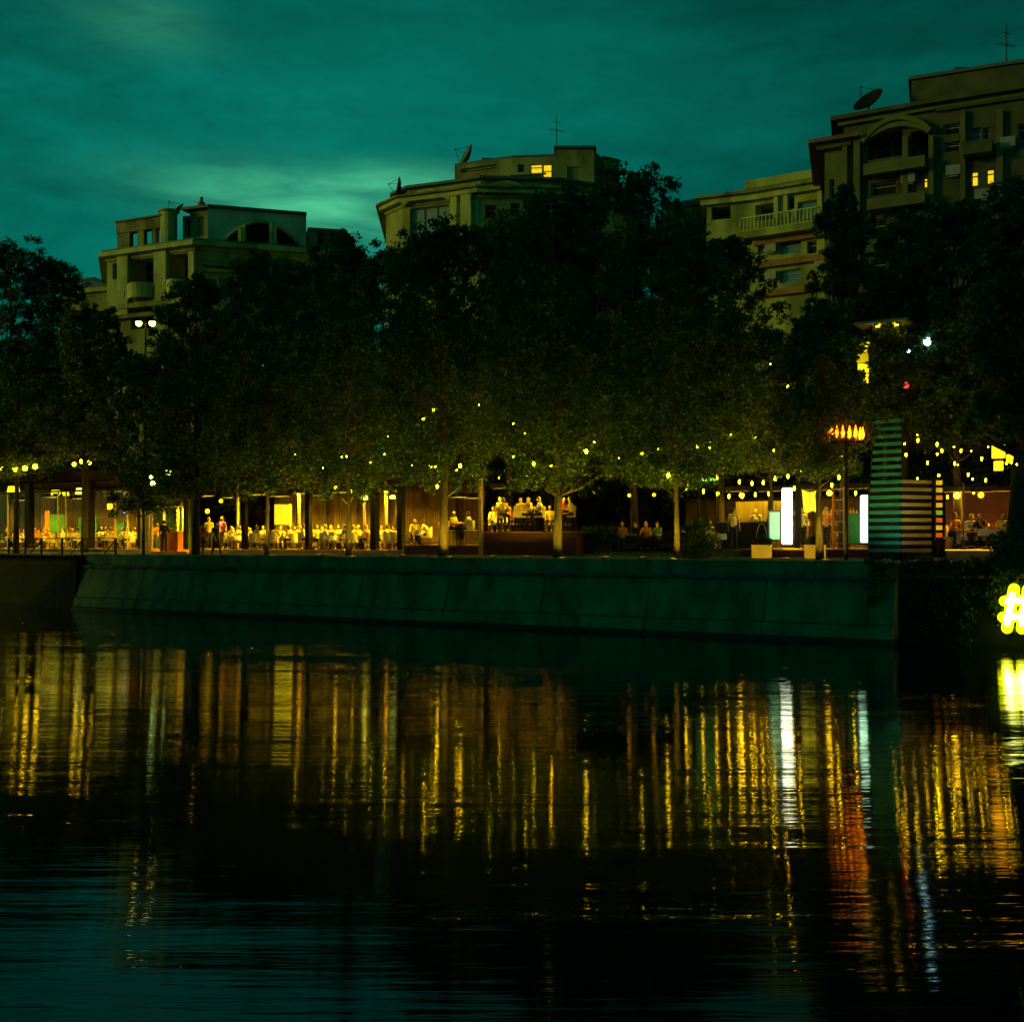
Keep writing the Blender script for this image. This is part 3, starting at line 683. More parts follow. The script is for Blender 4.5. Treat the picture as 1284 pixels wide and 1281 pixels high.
    b = MB(); q = offset(P, .5); r = offset(P, -3.0); b.add([(x, y, 29.1) for x, y in q] + [(x, y, 31.0) for x, y in r], [(0, 1, 5, 4), (1, 2, 6, 5), (2, 3, 7, 6), (3, 0, 4, 7), (4, 5, 6, 7)]); b.build('roof', mat('sheet_roof', (.16, .2, .2), (.1, .13, .13), .6), t, world=True)
left_house()

# --- middle house
def middle_house():
    P = [pxp(484, 94.3), pxp(505, 92.2), pxp(566, 90.6), pxp(600, 89.5), pxp(700, 90), pxp(785, 92.5), pxp(800, 108), pxp(500, 112)]
    t = thing('apartment_house', 'middle apartment house with rounded glazed bay and one lit penthouse window', 'apartment house', (*pxp(620, 95), GZ), 0, AP)
    zc = 29.2
    faces = [Face(P[i], P[(i + 1) % 8]) for i in range(8)]
    wall_face(faces[0], GZ, zc, [], t, stucco)
    wall_face(faces[1], GZ, zc, [(514, 563, 258, 305, 'pale'), (514, 563, 325, 360, 'pale')], t, stucco)
    wall_face(faces[2], GZ, zc, [], t, stucco_b)
    wall_face(faces[3], GZ, zc, [(608, 622, 257, 274, 'dark'), (640, 652, 255, 272, 'dark'), (608, 622, 300, 320, 'dark')], t, stucco)
    wall_face(faces[4], GZ, zc, [(715, 730, 258, 276, 'teal'), (750, 762, 258, 276, 'dark')], t, stucco)
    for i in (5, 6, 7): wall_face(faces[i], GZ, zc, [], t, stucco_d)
    ring('cornice', P, zc, zc + .3, .1, stucco_d, t); ring('cornice', P, zc + .3, zc + .65, .55, stucco_b, t); ring('cornice', P, zc + .65, zc + .8, .8, stucco_d, t)
    ac_units(faces[3], ((630, 266), (600, 290)), t); ac_units(faces[4], ((738, 250),), t)
    ring('parapet', P, zc + .8, zc + 1.6, -.7, stucco, t); ring('cornice', P, zc + 1.6, zc + 1.8, -.3, roof_metal, t)
    f = faces[1]
    # curved hood over the glazed bay and glazing bars
    b = MB(); n = 10; ua, uc = f.u(508), f.u(567)
    for i in range(n):
        a0, a1 = i / n, (i + 1) / n; z0_ = f.z(540, 257) + .75 * math.sin(math.pi * a0) + .2; z1_ = f.z(540, 257) + .75 * math.sin(math.pi * a1) + .2
        b.bar(f.pt(ua + (uc - ua) * a0, .25, z0_), f.pt(ua + (uc - ua) * a1, .25, z1_), .5, .35)
    b.build('hood', stucco_b, t, world=True)
    f2 = faces[2]
    for a, c in ((568, 576), (581, 594)): pstrip('pier', f2, a, c, 240, 330, 0, .45, stucco_b, t)
    # open gable shapes over the second bay
    f3 = faces[3]; b = MB(); ua, uc = f3.u(604), f3.u(665); n = 8
    for i in range(n):
        a0, a1 = i / n, (i + 1) / n; zz = f3.z(635, 244)
        b.bar(f3.pt(ua + (uc - ua) * a0, .2, zz + .8 * math.sin(math.pi * a0)), f3.pt(ua + (uc - ua) * a1, .2, zz + .8 * math.sin(math.pi * a1)), .45, .3)
    b.build('hood', stucco_b, t, world=True)
    # penthouse
    Q = [pxp(570, 95), pxp(642, 93), pxp(697, 92.6), pxp(745, 92.6), pxp(757, 94.3), pxp(774, 95), pxp(776, 104), pxp(575, 106)]
    q = [Face(Q[i], Q[(i + 1) % 8]) for i in range(8)]; zp = 33.3
    wall_face(q[0], zc, zp, [(578, 622, 209, 214, 'dark')], t, stucco_d)
    wall_face(q[1], zc, zp, [(665, 680, 205, 218, 'lit'), (680.4, 692, 205, 231, 'lit'), (649, 657, 206, 216, 'dark')], t, stucco)
    wall_face(q[2], zc, 33.9, [(711, 728, 209, 232, 'pale')], t, stucco)
    wall_face(q[3], zc, 33.7, [], t, stucco_d); wall_face(q[4], zc, 33.7, [(759, 770, 212, 226, 'dark')], t, stucco)
    for i in (5, 6, 7): wall_face(q[i], zc, 33.0 if i > 5 else 33.7, [], t, stucco_d)
    b = MB(); b.prism([Q[0], Q[1], Q[2], Q[7]], zp, zp + .2); b.prism(offset([Q[2], Q[3], pxp(748, 104), pxp(700, 104)], .15), 33.9, 34.1); b.prism(offset([Q[4], Q[5], Q[6], pxp(752, 104)], .1), 33.7, 33.85)
    b.build('roof', roof_metal, t, world=True)
    b = MB(); b.prism(offset([Q[2], Q[3], pxp(748, 104), pxp(700, 104)], -.1), 31, 33.9); b.prism([pxp(572, 96), pxp(640, 94.2), pxp(696, 93.6), pxp(700, 104), pxp(575, 105)], 31, 33.29); b.build('penthouse', stucco_d, t, world=True)
    pstrip('string_course', q[1], 640, 685, 218.5, 220, 0, .25, stucco, t)
    b = MB(); c = Vector((*pxp(620, 95.5), 33.4)); b.box(c + Vector((0, 0, .25)), (2.0, 1.2, .55)); b.build('chimney', roof_metal, t, world=True)
    dish(Vector((*pxp(583, 96), 33.4)), 1.0, R(-70), R(-25), 'grey satellite dish on the penthouse roof of the middle house', .6)
    dish(Vector((*pxp(498, 93.5), 30.6)), .75, R(-80), R(-10), 'small pale satellite dish on the left roof edge of the middle house', .3)
    antenna(Vector((*pxp(698, 94), 34.0)), 3.0, 'thin roof antenna standing on the penthouse of the middle house')
middle_house()

# --- balustraded house and link wing
def third_house():
    P = [pxp(886, 90), pxp(945, 88.6), pxp(1040, 85.5), pxp(1040, 100), pxp(890, 102)]
    t = thing('apartment_house', 'lower apartment house with a long balustrade beside the right house', 'apartment house', (*pxp(960, 90), GZ), 0, AP)
    f0, f1 = Face(P[0], P[1]), Face(P[1], P[2]); zc = 28.7
    wall_face(f0, GZ, zc, [(892, 916, 254, 275, 'loggia'), (892, 905, 300, 320, 'dark')], t, stucco)
    wall_face(f1, GZ, zc, [(947, 970, 256, 276, 'loggia'), (988, 996, 245, 262, 'dark'), (1000, 1024, 252, 274, 'teal'), (978, 1004, 302, 318, 'teal'), (978, 1004, 338, 354, 'teal'), (950, 962, 302, 318, 'pale'), (950, 962, 338, 354, 'dark'), (1012, 1024, 302, 318, 'dark')], t, stucco)
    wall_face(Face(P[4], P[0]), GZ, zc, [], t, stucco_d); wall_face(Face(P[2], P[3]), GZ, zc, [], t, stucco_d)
    ring('cornice', P, zc, zc + .45, .45, stucco_b, t); ring('cornice', P, zc + .45, zc + .65, .8, stucco_d, t)
    for a, c, h in ((915, 1040, 29.9), (930, 1040, 30.5)):
        fa = Face(tuple(f1.pt(f1.u(a), -.6, 0))[:2], tuple(f1.pt(f1.u(1040), -.6, 0))[:2]); b = MB()
        b.prism([(v.x, v.y) for v in (fa.pt(0, 0, 0), fa.pt(fa.L, 0, 0), fa.pt(fa.L, -8, 0), fa.pt(0, -8, 0))], 29 + (h - 29.9) * .5, h); b.build('attic', stucco, t, world=True)
    z = f1.z(990, 288); strip('floor_band', f1, 0, f1.L, z - .5, z, 0, 1.3, stucco, t); balustrade(f1, 936, 1034, z, 1.15, t)
    for y in (296, 325, 362): z = f1.z(990, y); strip('floor_band', f1, .2, f1.L, z - .45, z, 0, .45, orange_stucco, t)
    ac_units(f1, ((1010, 290), (968, 312), (968, 346), (1030, 330)), t)
    for a in (972, 984, 1027): pstrip('pier', f1, a, a + 5, 240, 286, 0, .3, stucco_b, t)
    P = [pxp(840, 99), pxp(889, 97), pxp(889, 108), pxp(840, 110)]
    t = thing('apartment_house', 'narrow far link wing just left of the balustraded house', 'apartment house', (*pxp(865, 98), GZ), 0, AP)
    wall_face(Face(P[0], P[1]), GZ, 30.9, [(850, 880, 256, 262, 'teal')], t, stucco_d); wall_face(Face(P[3], P[0]), GZ, 30.9, [], t, stucco_d)
    ring('cornice', P, 30.9, 31.4, .3, roof_metal, t)
orange_stucco = mat('orange_stucco', (.34, .17, .07), (.2, .1, .04), .9, 1, .01)
third_house()

# --- right house
def right_house():
    stucco, stucco_d, stucco_b = shade_a, shade_b, shade_a
    P = [pxp(1034, 77), pxp(1058, 76.4), pxp(1172, 73.6), pxp(1310, 70.8), pxp(1330, 90), pxp(1040, 92)]
    t = thing('apartment_house', 'tall dark right apartment house with arched loggia and two lit yellow windows', 'apartment house', (*pxp(1170, 76), GZ), 0, AP)
    fs = [Face(P[i], P[(i + 1) % 6]) for i in range(6)]
    wall_face(fs[0], GZ, 28.6, [(1040, 1046, 225, 250, 'dark'), (1040, 1046, 300, 320, 'dark')], t, stucco)
    wall_face(fs[1], GZ, 30.0, [(1088, 1132, 166, 198, 'loggia'), (1142, 1164, 164, 205, 'loggia'), (1092, 1124, 228, 244, 'dark'), (1157, 1163, 222, 235, 'lit'), (1090, 1112, 275, 299, 'dark'), (1135, 1152, 272, 294, 'dark'), (1092, 1112, 325, 345, 'dark')], t, stucco_d)
    wall_face(fs[2], GZ, 30.0, [(1219, 1230, 160, 182, 'blue'), (1232, 1241, 160, 180, 'dark'), (1217.5, 1227, 214, 233, 'lit'), (1236.5, 1247, 211, 230, 'lit'), (1183, 1204, 155, 168, 'dark'), (1183, 1204, 178, 190, 'dark'), (1276, 1290, 155, 175, 'dark'), (1182, 1200, 270, 290, 'dark'), (1225, 1245, 265, 285, 'dark')], t, stucco_d)
    wall_face(fs[5], GZ, 28.6, [], t, stucco_d); wall_face(fs[3], GZ, 30.0, [], t, stucco_d)
    PL = [P[0], pxp(1057, 76.43), pxp(1064, 92), P[5]]
    ring('cornice', PL, 28.6, 28.95, .5, stucco_d, t); ring('cornice', PL, 28.95, 29.2, 1.0, red_stucco, t)
    Q = [P[1], P[2], P[3], P[4], pxp(1062, 92)]
    ring('cornice', Q, 29.98, 30.25, .35, stucco, t); ring('cornice', Q, 30.25, 30.5, .8, stucco_d, t)
    Q2 = [pxp(1143, 76.3), pxp(1312, 73), pxp(1330, 90), pxp(1150, 92)]
    ring('penthouse', Q2, 30.5, 32.9, 0, stucco_d, t); ring('roof_edge', Q2, 32.9, 33.1, .2, roof_metal, t)
    # arched frame round the loggias
    f = fs[1]; b = MB(); ua, uc = f.u(1083), f.u(1168); n = 12; zz = f.z(1125, 174)
    for i in range(n):
        a0, a1 = i / n, (i + 1) / n
        for k_, o_ in ((.75, .25), (1.15, .36)):
            b.bar(f.pt(ua + (uc - ua) * a0, o_, zz + k_ * math.sin(math.pi * a0) ** .8), f.pt(ua + (uc - ua) * a1, o_, zz + k_ * math.sin(math.pi * a1) ** .8), .5, .3)
    b.build('arch_moulding', stucco, t, world=True)
    for a, c in ((1058, 1064), (1072, 1080), (1133, 1140), (1166, 1172)): pstrip('pier', f, a, c, 172, 330, 0, .4, stucco, t)
    for a, c, y in ((1088, 1164, 206), (1092, 1164, 250), (1088, 1120, 306)): pstrip('balcony', f, a, c, y, y + 14, .0, 1.1, stucco, t)
    g = fs[2]; ac_units(g, ((1196, 215), (1264, 180), (1232, 245)), t); ac_units(fs[1], ((1140, 225), (1070, 260), (1122, 285)), t); pstrip('balcony', g, 1210, 1246, 183, 199, 0, 1.2, stucco_d, t); pstrip('string_course', g, 1174, 1300, 128, 132, 0, .3, stucco_d, t)
    for a, c in ((1205, 1211), (1250, 1258)): pstrip('pier', g, a, c, 140, 330, 0, .35, stucco, t)
    b = MB(); b.box(Vector((*pxp(1213, 77), 33.3)), (2.1, 1.4, .9)); b.build('chimney', roof_metal, t, world=True)
    dish(Vector((*pxp(1088, 76), 30.6)), 1.0, R(-55), R(-42), 'large dark satellite dish leaning on the roof of the right house', .5, m=dark_metal)
    antenna(Vector((*pxp(1262, 76), 33.0)), 3.4, 'tall thin antenna on the roof of the right house')
shade_a = mat('shaded_stucco', (.15, .15, .05), (.09, .09, .03), .9, .8, .01); shade_b = mat('shaded_stucco_dark', (.10, .10, .04), (.05, .05, .02), .9, .8, .01)  # darker stucco tones stand in for shade on the right house
red_stucco = mat('red_stucco', (.22, .11, .07), (.13, .07, .05), .9, 1, .01)
right_house()

# --- unseen block added on the near bank to shade wall and trees
def shade_block():
    P = [(-96, 50), (-70, 36), (-58, 8), (-62, -30), (-90, -30), (-112, 30)]
    t = thing('apartment_house', 'unseen tall block added on the near bank to shade the promenade', 'apartment house', (-85, 15, 2.7), 0, 'unseen blocks added for shade')
    n = len(P); P = [P[i] for i in range(n)]
    for i in range(n):
        a, c = P[(i + 1) % n], P[i]
        f = Face(c, a) if True else None
        f.n = -f.n if f.n.dot(Vector(c) - Vector((-85, 10))) < 0 else f.n
        b = MB(); b.add([f.pt(0, 0, 0), f.pt(f.L, 0, 0), f.pt(f.L, 0, 40), f.pt(0, 0, 40)], [(0, 1, 2, 3)]); b.build('wall', stucco_d, t, world=True)
        b = MB()
        for zf in range(6, 38, 3):
            u = 1.5
            while u < f.L - 2.5: b.bar(f.pt(u, .02, zf), f.pt(u + 1.5, .02, zf), .05, 1.5); u += 3.4
        b.build('windows', blind_mat, t, world=True)
    ring('cornice', P, 40, 40.6, .6, stucco_d, t)
shade_block()

# ------------------------------------------------------------------ street lamps and floodlights on the avenue
def lamp_post(p, heads, h, label, m, name='street_lamp', r=.28, group='street lamps behind the trees'):
    t = thing(name, label, 'street lamp', p, 0, group)
    b = MB(); b.tube([(0, 0, 0), (0, 0, h * .5), (0, 0, h)], [.12, .09, .06], 8); b.build('post', dark_metal, t)
    for dx in heads:
        b = MB(); b.bar((0, 0, h), (dx, 0, h + .12), .07); b.lathe((dx, 0, h + .10), [(r * .7, .12), (r * 1.1, 0)], 12); arm = b.build('lamp_head', dark_metal, t)
        b = MB(); b.ball((dx, 0, h), r); b.build('bulb', m, arm, smooth=True)
def lampat(px, py, D, heads, label, m, r): 
    q = at(px, py, D); lamp_post((q.x, q.y, GZ), heads, q.z - GZ, label, m, r=r)
lampat(182.5, 405, 92, (-.52, .52), 'tall floodlight post with two bright lamps near the olive tree', g_flood, .25)
lampat(238, 406, 96, (.0001,), 'street lamp glimpsed right of the twin floodlights', g_bulb_hot, .16)
lampat(306, 454, 90, (.0001,), 'small white street lamp glimpsed through the dark trees', glow('street_white', (.9, 1, .8), 25), .16)
lampat(63, 455, 95, (.0001,), 'small greenish street lamp in the left trees', glow('street_green', (.4, 1, .6), 12), .14)
lampat(1000, 408, 51, (.0001,), 'street lamp among the lit yellow leaves below the balustraded house', g_flood, .15)
lampat(1290, 262, 62, (-.3,), 'tall street lamp lighting the crown at the right edge', g_flood, .22)

# ------------------------------------------------------------------ terraces
def deck(s0, s1, t0, t1, z, label, m, group='wooden terrace decks', edge=None, steps=0):
    t = thing('terrace_deck', label, 'deck', bank(s0, t0, GZ), BANK, group)
    q = [bank(s0, t0, 0), bank(s1, t0, 0), bank(s1, t1, 0), bank(s0, t1, 0)]
    b = MB(); b.prism([(v.x, v.y) for v in q], GZ - .05, z - .05); b.build('base', m, t, world=True)
    n = int((t1 - t0) / .16); b = MB()
    for i in range(n):
        ta = t0 - .05 + i * (t1 - t0) / n; q = [bank(s0 - .05, ta, 0), bank(s1 + .05, ta, 0), bank(s1 + .05, ta + .15, 0), bank(s0 - .05, ta + .15, 0)]
        b.prism([(v.x, v.y) for v in q], z - .046, z)
    b.build('boards', deck_wood, t, world=True)
    if edge:
        b = MB(); b.bar(bank(s0, t0 - .075, z - .02), bank(s1, t0 - .075, z - .02), .03, .03); b.build('edge_trim', edge, t, world=True)
    return t
def sp(px, t): return s_of(px, t)
tL = 6.5
pale_edge = mat('edge_stone', (.7, .6, .4), (.5, .42, .28), .6)
deck(sp(-60, tL), sp(180, tL), tL, 15, 3.08, 'low deck under the left glass pavilion', mat('render_wall', (.42, .32, .2), (.3, .22, .14), .9), edge=pale_edge)
deck(sp(237, tL), sp(506, tL), tL, 15, 3.08, 'low deck under the long pergola with many diners', mat('render_wall', (.4, .3, .2)), edge=pale_edge)
deck(sp(507, tL), sp(603, tL), tL, 14, 3.34, 'middle deck carrying the high bar tables', red_wood)
deck(sp(606, tL), sp(722, tL), tL, 13, 3.98, 'raised deck with a dark red board front', red_wood)
deck(sp(930, 5.4), sp(1098, 5.4), 5.4, 12, 3.22, 'low deck with the two glowing pillars', red_wood, edge=pale_edge)
deck(sp(1186, 3), sp(1330, 3), 3.0, 11, 3.22, 'terrace deck with a lit edge at the right end', mat('render_dark', (.35, .2, .1), (.2, .1, .05), .8), edge=g_ystrip)
# kerb along the terraces
kb = thing('stone_kerb', 'long pale stone kerb in front of the terraces', 'kerb', bank(S0, 5.1), BANK)
b = MB(); b.bar(bank(S0 - 20, 5.2, GZ + .06), bank(S1 + 3, 5.2, GZ + .06), .16, .12); b.build('kerb_stones', kerbstone, kb, world=True)
structure(kb)
# lawn strip
b = MB(); q = [bank(sp(725, 5.4), 5.35), bank(sp(928, 5.4), 5.35), bank(sp(928, 9), 9), bank(sp(725, 9), 9)]
b.add([(v.x, v.y, v.z + .02 + (.35 if i > 1 else 0)) for i, v in enumerate(q)], [(0, 1, 2, 3)]); lawn_o = structure(b.build('lawn', mat('lawn_soil', (.03, .06, .02), (.02, .035, .012), .95, 4)))
cs = np.zeros((0, 3)); n = 9000; uu = rng.random(n); tt = rng.random(n)
vs = np.zeros((n, 4, 3))
sa, sb = sp(725, 5.4), sp(928, 5.4)
for i in range(n):
    t_ = 5.4 + 3.4 * tt[i]; q = bank(sa + (sb - sa) * uu[i], t_, GZ + .02 + .35 * (t_ - 5.35) / 3.65)
    dx, dy = rng.uniform(-.05, .05, 2); h = rng.uniform(.05, .12)
    vs[i] = [(q.x - .012, q.y, q.z), (q.x + .012, q.y, q.z), (q.x + dx + .004, q.y + dy, q.z + h), (q.x + dx, q.y + dy, q.z + h)]
o = leaf_object('grass', vs.reshape(-1, 3), hedge_leaf); tag(o, 'short grass on the sloping garden strip', 'grass', kind='stuff')

g_added_up = glow('added_uplight_lens', (1.0, .68, .02), 1050)  # lens glow of the added uplights
def uplight(px, t_, label, m=g_added_up, r=.12):
    o = thing('added_uplight', label, 'uplight', bp(px, t_, GZ + .004), 0, 'ground uplights added to light crowns, trunks and kiosk')
    b = MB(); n = 16
    b.lathe((0, 0, 0), [(r * 1.5, 0), (r * 1.5, .09), (r * 1.15, .10), (r * 1.15, .035)], n); b.build('housing', dark_metal, o)
    b = MB(); b.add([(r * math.cos(2 * math.pi * k / n), r * math.sin(2 * math.pi * k / n), .042) for k in range(n)], [tuple(range(n))]); b.build('lens', m, o)
# --- glass pavilion (left)
def post(b, px, t, z0, z1, w_): c = bp(px, t, 0); b.box((c.x, c.y, (z0 + z1) / 2), (w_, w_, z1 - z0), BANK)
pv = thing('glass_pavilion', 'glass walled restaurant pavilion with dark posts and a flat dark roof', 'pavilion', bank(sp(60, 7), 7, 3.08), BANK)
a0, a1 = sp(-60, 7), sp(178, 7); zt = 7.1
b = MB(); q = [bank(a0, 6.4, 0), bank(sp(150, 6.4), 6.4, 0), bank(sp(150, 6.4), 14.6, 0), bank(a0, 14.6, 0)]; b.prism([(v.x, v.y) for v in q], 7.25, 7.75); b.build('roof', mat('roof_dark', (.014, .007, .005), (.008, .004, .003), .9, spec=.1), pv, world=True)
b = MB(); b.bar(bank(a0, 7, 7.18), bank(a1, 7, 7.18), .2, .13); b.bar(bank(a0, 7, 6.62), bank(a1, 7, 6.62), .12, .1); b.build('transom', dark_metal, pv, world=True)
for px, w_ in ((-25, .4), (37, .42), (113, .40), (176, .22)):
    b = MB(); post(b, px, 7, 3.08, 7.12, w_); b.build('post', dark_metal, pv, world=True)
for px in (10, 73, 83, 145, 160):
    b = MB(); post(b, px, 7.05, 3.08, 6.57, .07); b.build('mullion', mat('brass', (.55, .42, .2), (.4, .3, .14), .5, 4, 0, .5), pv, world=True)
for pa, pb in ((-22, 8), (12, 35), (40, 71), (85, 110), (116, 143), (147, 158)):
    b = MB(); p_, q_ = bp(pa, 7.05, 0), bp(pb, 7.05, 0); b.add([(p_.x, p_.y, 4.05), (q_.x, q_.y, 4.05), (q_.x, q_.y, 6.55), (p_.x, p_.y, 6.55)], [(0, 1, 2, 3)]); b.build('glass_pane', clear_glass(), pv, world=True)
b = MB(); a3 = sp(-80, 14.2); q = [bank(a3, 14.2, 0), bank(sp(182, 14.2), 14.2, 0), bank(sp(182, 14.2), 14.45, 0), bank(a3, 14.45, 0)]; b.prism([(v.x, v.y) for v in q], 3.09, 7.2); b.build('back_wall', wall_panel, pv, world=True)
n = 60; b = MB()
for i in range(n): c = bank(a0 + (sp(182, 14) - a0) * i / n, 14.1, 5.1); b.box(c, (.07, .14, 4.0), BANK)
b.build('wall_battens', pale_wood, pv, world=True)
b = MB(); b.bar(bank(a0, 13.6, 4.0), bank(sp(40, 13.6), 13.6, 4.0), .5, .9); b.build('back_bar', orange_paint, pv, world=True)
for px, wpx, y0, y1, m_ in ((72, 30, 645, 668, green_paint), (110, 34, 648, 672, green_paint), (60, 10, 640, 668, orange_paint), (152, 14, 655, 675, green_paint)):
    c0 = bp(px, 13.2, py=y0); c1 = bp(px, 13.2, py=y1); b = MB(); b.box((c0.x, c0.y, (c0.z + c1.z) / 2), (wpx / F * c0.y, .1, c0.z - c1.z), BANK); b.build('wall_panel', m_, pv, world=True)

# --- long pergola (diners)
pg = thing('dining_pergola', 'long dark pergola with thick black posts over the diners', 'pergola', bank(sp(370, 7), 7, 3.08), BANK)
a0, a1 = sp(236, 7), sp(508, 7)
for px, w_ in ((233, .2), (307, .27), (387, .28), (470, .34), (503, .31)):
    b = MB(); post(b, px, 6.9, 3.08, 6.7, w_); b.build('post', dark_metal, pg, world=True)
for px in (298, 375, 457, 484):
    b = MB(); post(b, px, 8.6, 3.08, 6.7, .12); b.build('post', pale_wood, pg, world=True)
b = MB(); b.bar(bank(a0, 6.9, 6.8), bank(a1, 6.9, 6.8), .3, .25); b.bar(bank(a0, 14.2, 6.8), bank(a1, 14.2, 6.8), .3, .25)
for i in range(34): s = a0 + (a1 - a0) * i / 33; b.bar(bank(s, 6.6, 7.0), bank(s, 14.4, 7.0), .1, .16)
b.build('roof_beams', dark_wood, pg, world=True)
b = MB(); q = [bank(a0, 14.4, 0), bank(a1, 14.4, 0), bank(a1, 14.6, 0), bank(a0, 14.6, 0)]; b.prism([(v.x, v.y) for v in q], 3.09, 6.6); b.build('back_wall', wall_panel, pg, world=True)
b = MB(); n = 26
for i in range(n):
    s = a0 + (a1 - a0) * (i + .5) / n
    if i % 4 == 3: continue
    b.box(bank(s, 14.3, 4.8), (.62, .12, 3.2), BANK + .12 * math.sin(i * 2.1))
b.build('curtains', curtain, pg, world=True)

# --- entrance portal between pavilion and pergola
en = thing('entrance_portal', 'entrance portal with tall yellow lit posts and glass panels', 'entrance', bank(sp(207, 6), 6, GZ), BANK)
for px, w_ in ((185.5, .30), (190, .12), (206, .10), (223.5, .10), (230, .10)):
    b = MB(); post(b, px, 6.0 if px < 200 else 8.5, GZ, 5.9, w_); b.build('post', pale_wood, en, world=True)
b = MB(); b.bar(bp(184, 6, 5.95), bp(236, 6, 5.95), .2, .18); b.build('lintel', dark_wood, en, world=True)
b = MB(); p_, q_ = bp(190, 9, 0), bp(233, 9, 0); b.add([(p_.x, p_.y, 3.1), (q_.x, q_.y, 3.1), (q_.x, q_.y, 5.8), (p_.x, p_.y, 5.8)], [(0, 1, 2, 3)]); b.build('glass_pane', clear_glass(), en, world=True)
b = MB(); p_, q_ = bp(188, 14, 0), bp(240, 14, 0); b.bar((p_.x, p_.y, 4.8), (q_.x, q_.y, 4.8), .2, 3.6); b.build('back_wall', mat('green_wall', (.22, .34, .08), (.1, .2, .04), .8, 1.5), en, world=True)
b = MB(); q = [bp(188, 5.6, 0), bp(234, 5.6, 0), bp(236, 10, 0), bp(190, 10, 0)]; b.prism([(v.x, v.y) for v in q], GZ, GZ + .2); b.build('red_carpet', mat('carpet', (.4, .08, .03), (.3, .06, .02), .95), en, world=True)
ct = thing('reception_counter', 'orange reception counter inside the entrance portal', 'counter', bp(218, 7.2, GZ + .2), BANK)
b = MB(); b.box((.15, 0, .55), (1.0, .6, 1.1)); b.build('front_panel', orange_paint, ct)
b = MB(); b.box((.15, 0, 1.13), (1.15, .72, .05)); b.build('counter_top', pale_wood, ct)
b = MB(); b.box((-.62, 0, .5), (.5, .55, 1.0)); b.build('side_cabinet', red_wood, ct)
bush(197, 10.5, 3.0, 1.5, 2.2, 'leafy green plant behind the glass of the entrance', m=leafB)
bush(215, 11.5, 3.0, 1.6, 2.6, 'taller green plant behind the reception counter', m=leafB)

# --- screens behind bar tables
sc_ = thing('slatted_screen', 'dim slatted wooden screen between the pergola and the bar tables', 'screen', bank(sp(526, 11), 11, 3.34), BANK)
b = MB(); 
for i in range(22): c = bank(sp(506, 11) + (sp(560, 11) - sp(506, 11)) * i / 21, 11, 4.85); b.box(c + Vector((0, 0, -.4)), (.09, .06, 2.0), BANK)
b.build('slats', mat('worn_slats', (.12, .08, .035), (.05, .035, .015), .8, 2), sc_, world=True)
for z_ in (3.45, 5.3): b = MB(); b.bar(bp(505, 11.1, z_), bp(561, 11.1, z_), .06, .12); b.build('rail', dark_wood, sc_, world=True)
pl_ = thing('slim_pole', 'slim pale pole at the left corner of the raised deck', 'pole', bp(603, 6.4, GZ), BANK)
b = MB(); b.box((0, 0, 1.9), (.16, .16, 3.8)); b.build('shaft', pale_wood, pl_); b = MB(); b.box((0, 0, .04), (.3, .3, .08)); b.build('base', dark_metal, pl_)

# --- railing, left
rl = thing('iron_railing', 'black iron railing along the bank left of the steps', 'railing', bank(sp(70, 1.8), 1.8, GZ), BANK)
for z_ in (3.68, 3.0): b = MB(); b.bar(bp(-30, 1.8, z_), bp(146, 1.8, z_), .05, .05); b.build('rail', dark_metal, rl, world=True)
for px in (11, 32, 52, 78, 103, 145):
    b = MB(); c = bp(px, 1.8, 0); b.box((c.x, c.y, 3.22), (.09, .09, .94), BANK); b.build('post', dark_metal, rl, world=True)
for px in (52, 103, 145):
    b = MB(); b.bar(bp(px, 1.75, 3.6), bp(px - 14, 1.75, 2.85), .05, .05); b.build('brace', dark_metal, rl, world=True)

# ------------------------------------------------------------------ lamps
def pendant(p, r, m, label, group, cord=1.0, kind='globe'):
    t = thing('pendant_lamp', label, 'lamp', p, 0, group)
    b = MB(); b.tube([(0, 0, r * .8), (0, 0, cord)], .015, 5); b.build('cord', dark_metal, t)
    b = MB()
    if kind == 'globe': b.ball((0, 0, 0), r)
    elif kind == 'drum': b.lathe((0, 0, -r * .6), [(r * 1.25, 0), (r, r * 1.3)], 16)
    else: b.box((0, 0, 0), (r * 1.6, r * 1.6, r * 2.2))
    b.build('lamp_shade', m, t, smooth=(kind == 'globe'))
    return t
g_panel2 = glow('added_ceiling_light_dim', (1.0, .60, .012), 110); g_panel3 = glow('added_ceiling_light_orange', (1.0, .42, .01), 150)
# flat ceiling lights added to brighten the terraces, diffusers hidden behind skirts
def added_panel_light(px, t, z, L_, W_, m, label, group):
    o = thing('added_ceiling_light', label, 'added ceiling light', bp(px, t, z), BANK, group)
    b = MB(); b.box((0, 0, .05), (L_ + .08, W_ + .08, .06))
    for sx in (-1, 1): b.box((sx * (L_ / 2 + .025), 0, -.04), (.04, W_ + .09, .2)); b.box((0, sx * (W_ / 2 + .025), -.043), (L_ + .005, .04, .2))
    b.tube([(0, 0, .08), (0, 0, .4)], .015, 5); b.build('housing', dark_metal, o)
    b = MB(); b.box((0, 0, 0), (L_, W_, .03)); b.build('diffuser', m, o)
CG = 'flat ceiling lights added above the diners'
for i, px in enumerate((-15, 25, 65, 100, 140)):
    added_panel_light(px, 8.6 + (i % 2) * 2.6, 6.5, 1.3, .5, g_panel, 'added flat warm ceiling light inside the glass pavilion', CG + ' in the pavilion')
for i, px in enumerate((255, 290, 320, 350, 378, 405, 430, 460, 488)):
    added_panel_light(px, 8.4 + (i % 2) * 2.6, 6.3, 1.3, .5, g_panel, 'added flat warm ceiling light under the long pergola', CG + ' under the pergola')
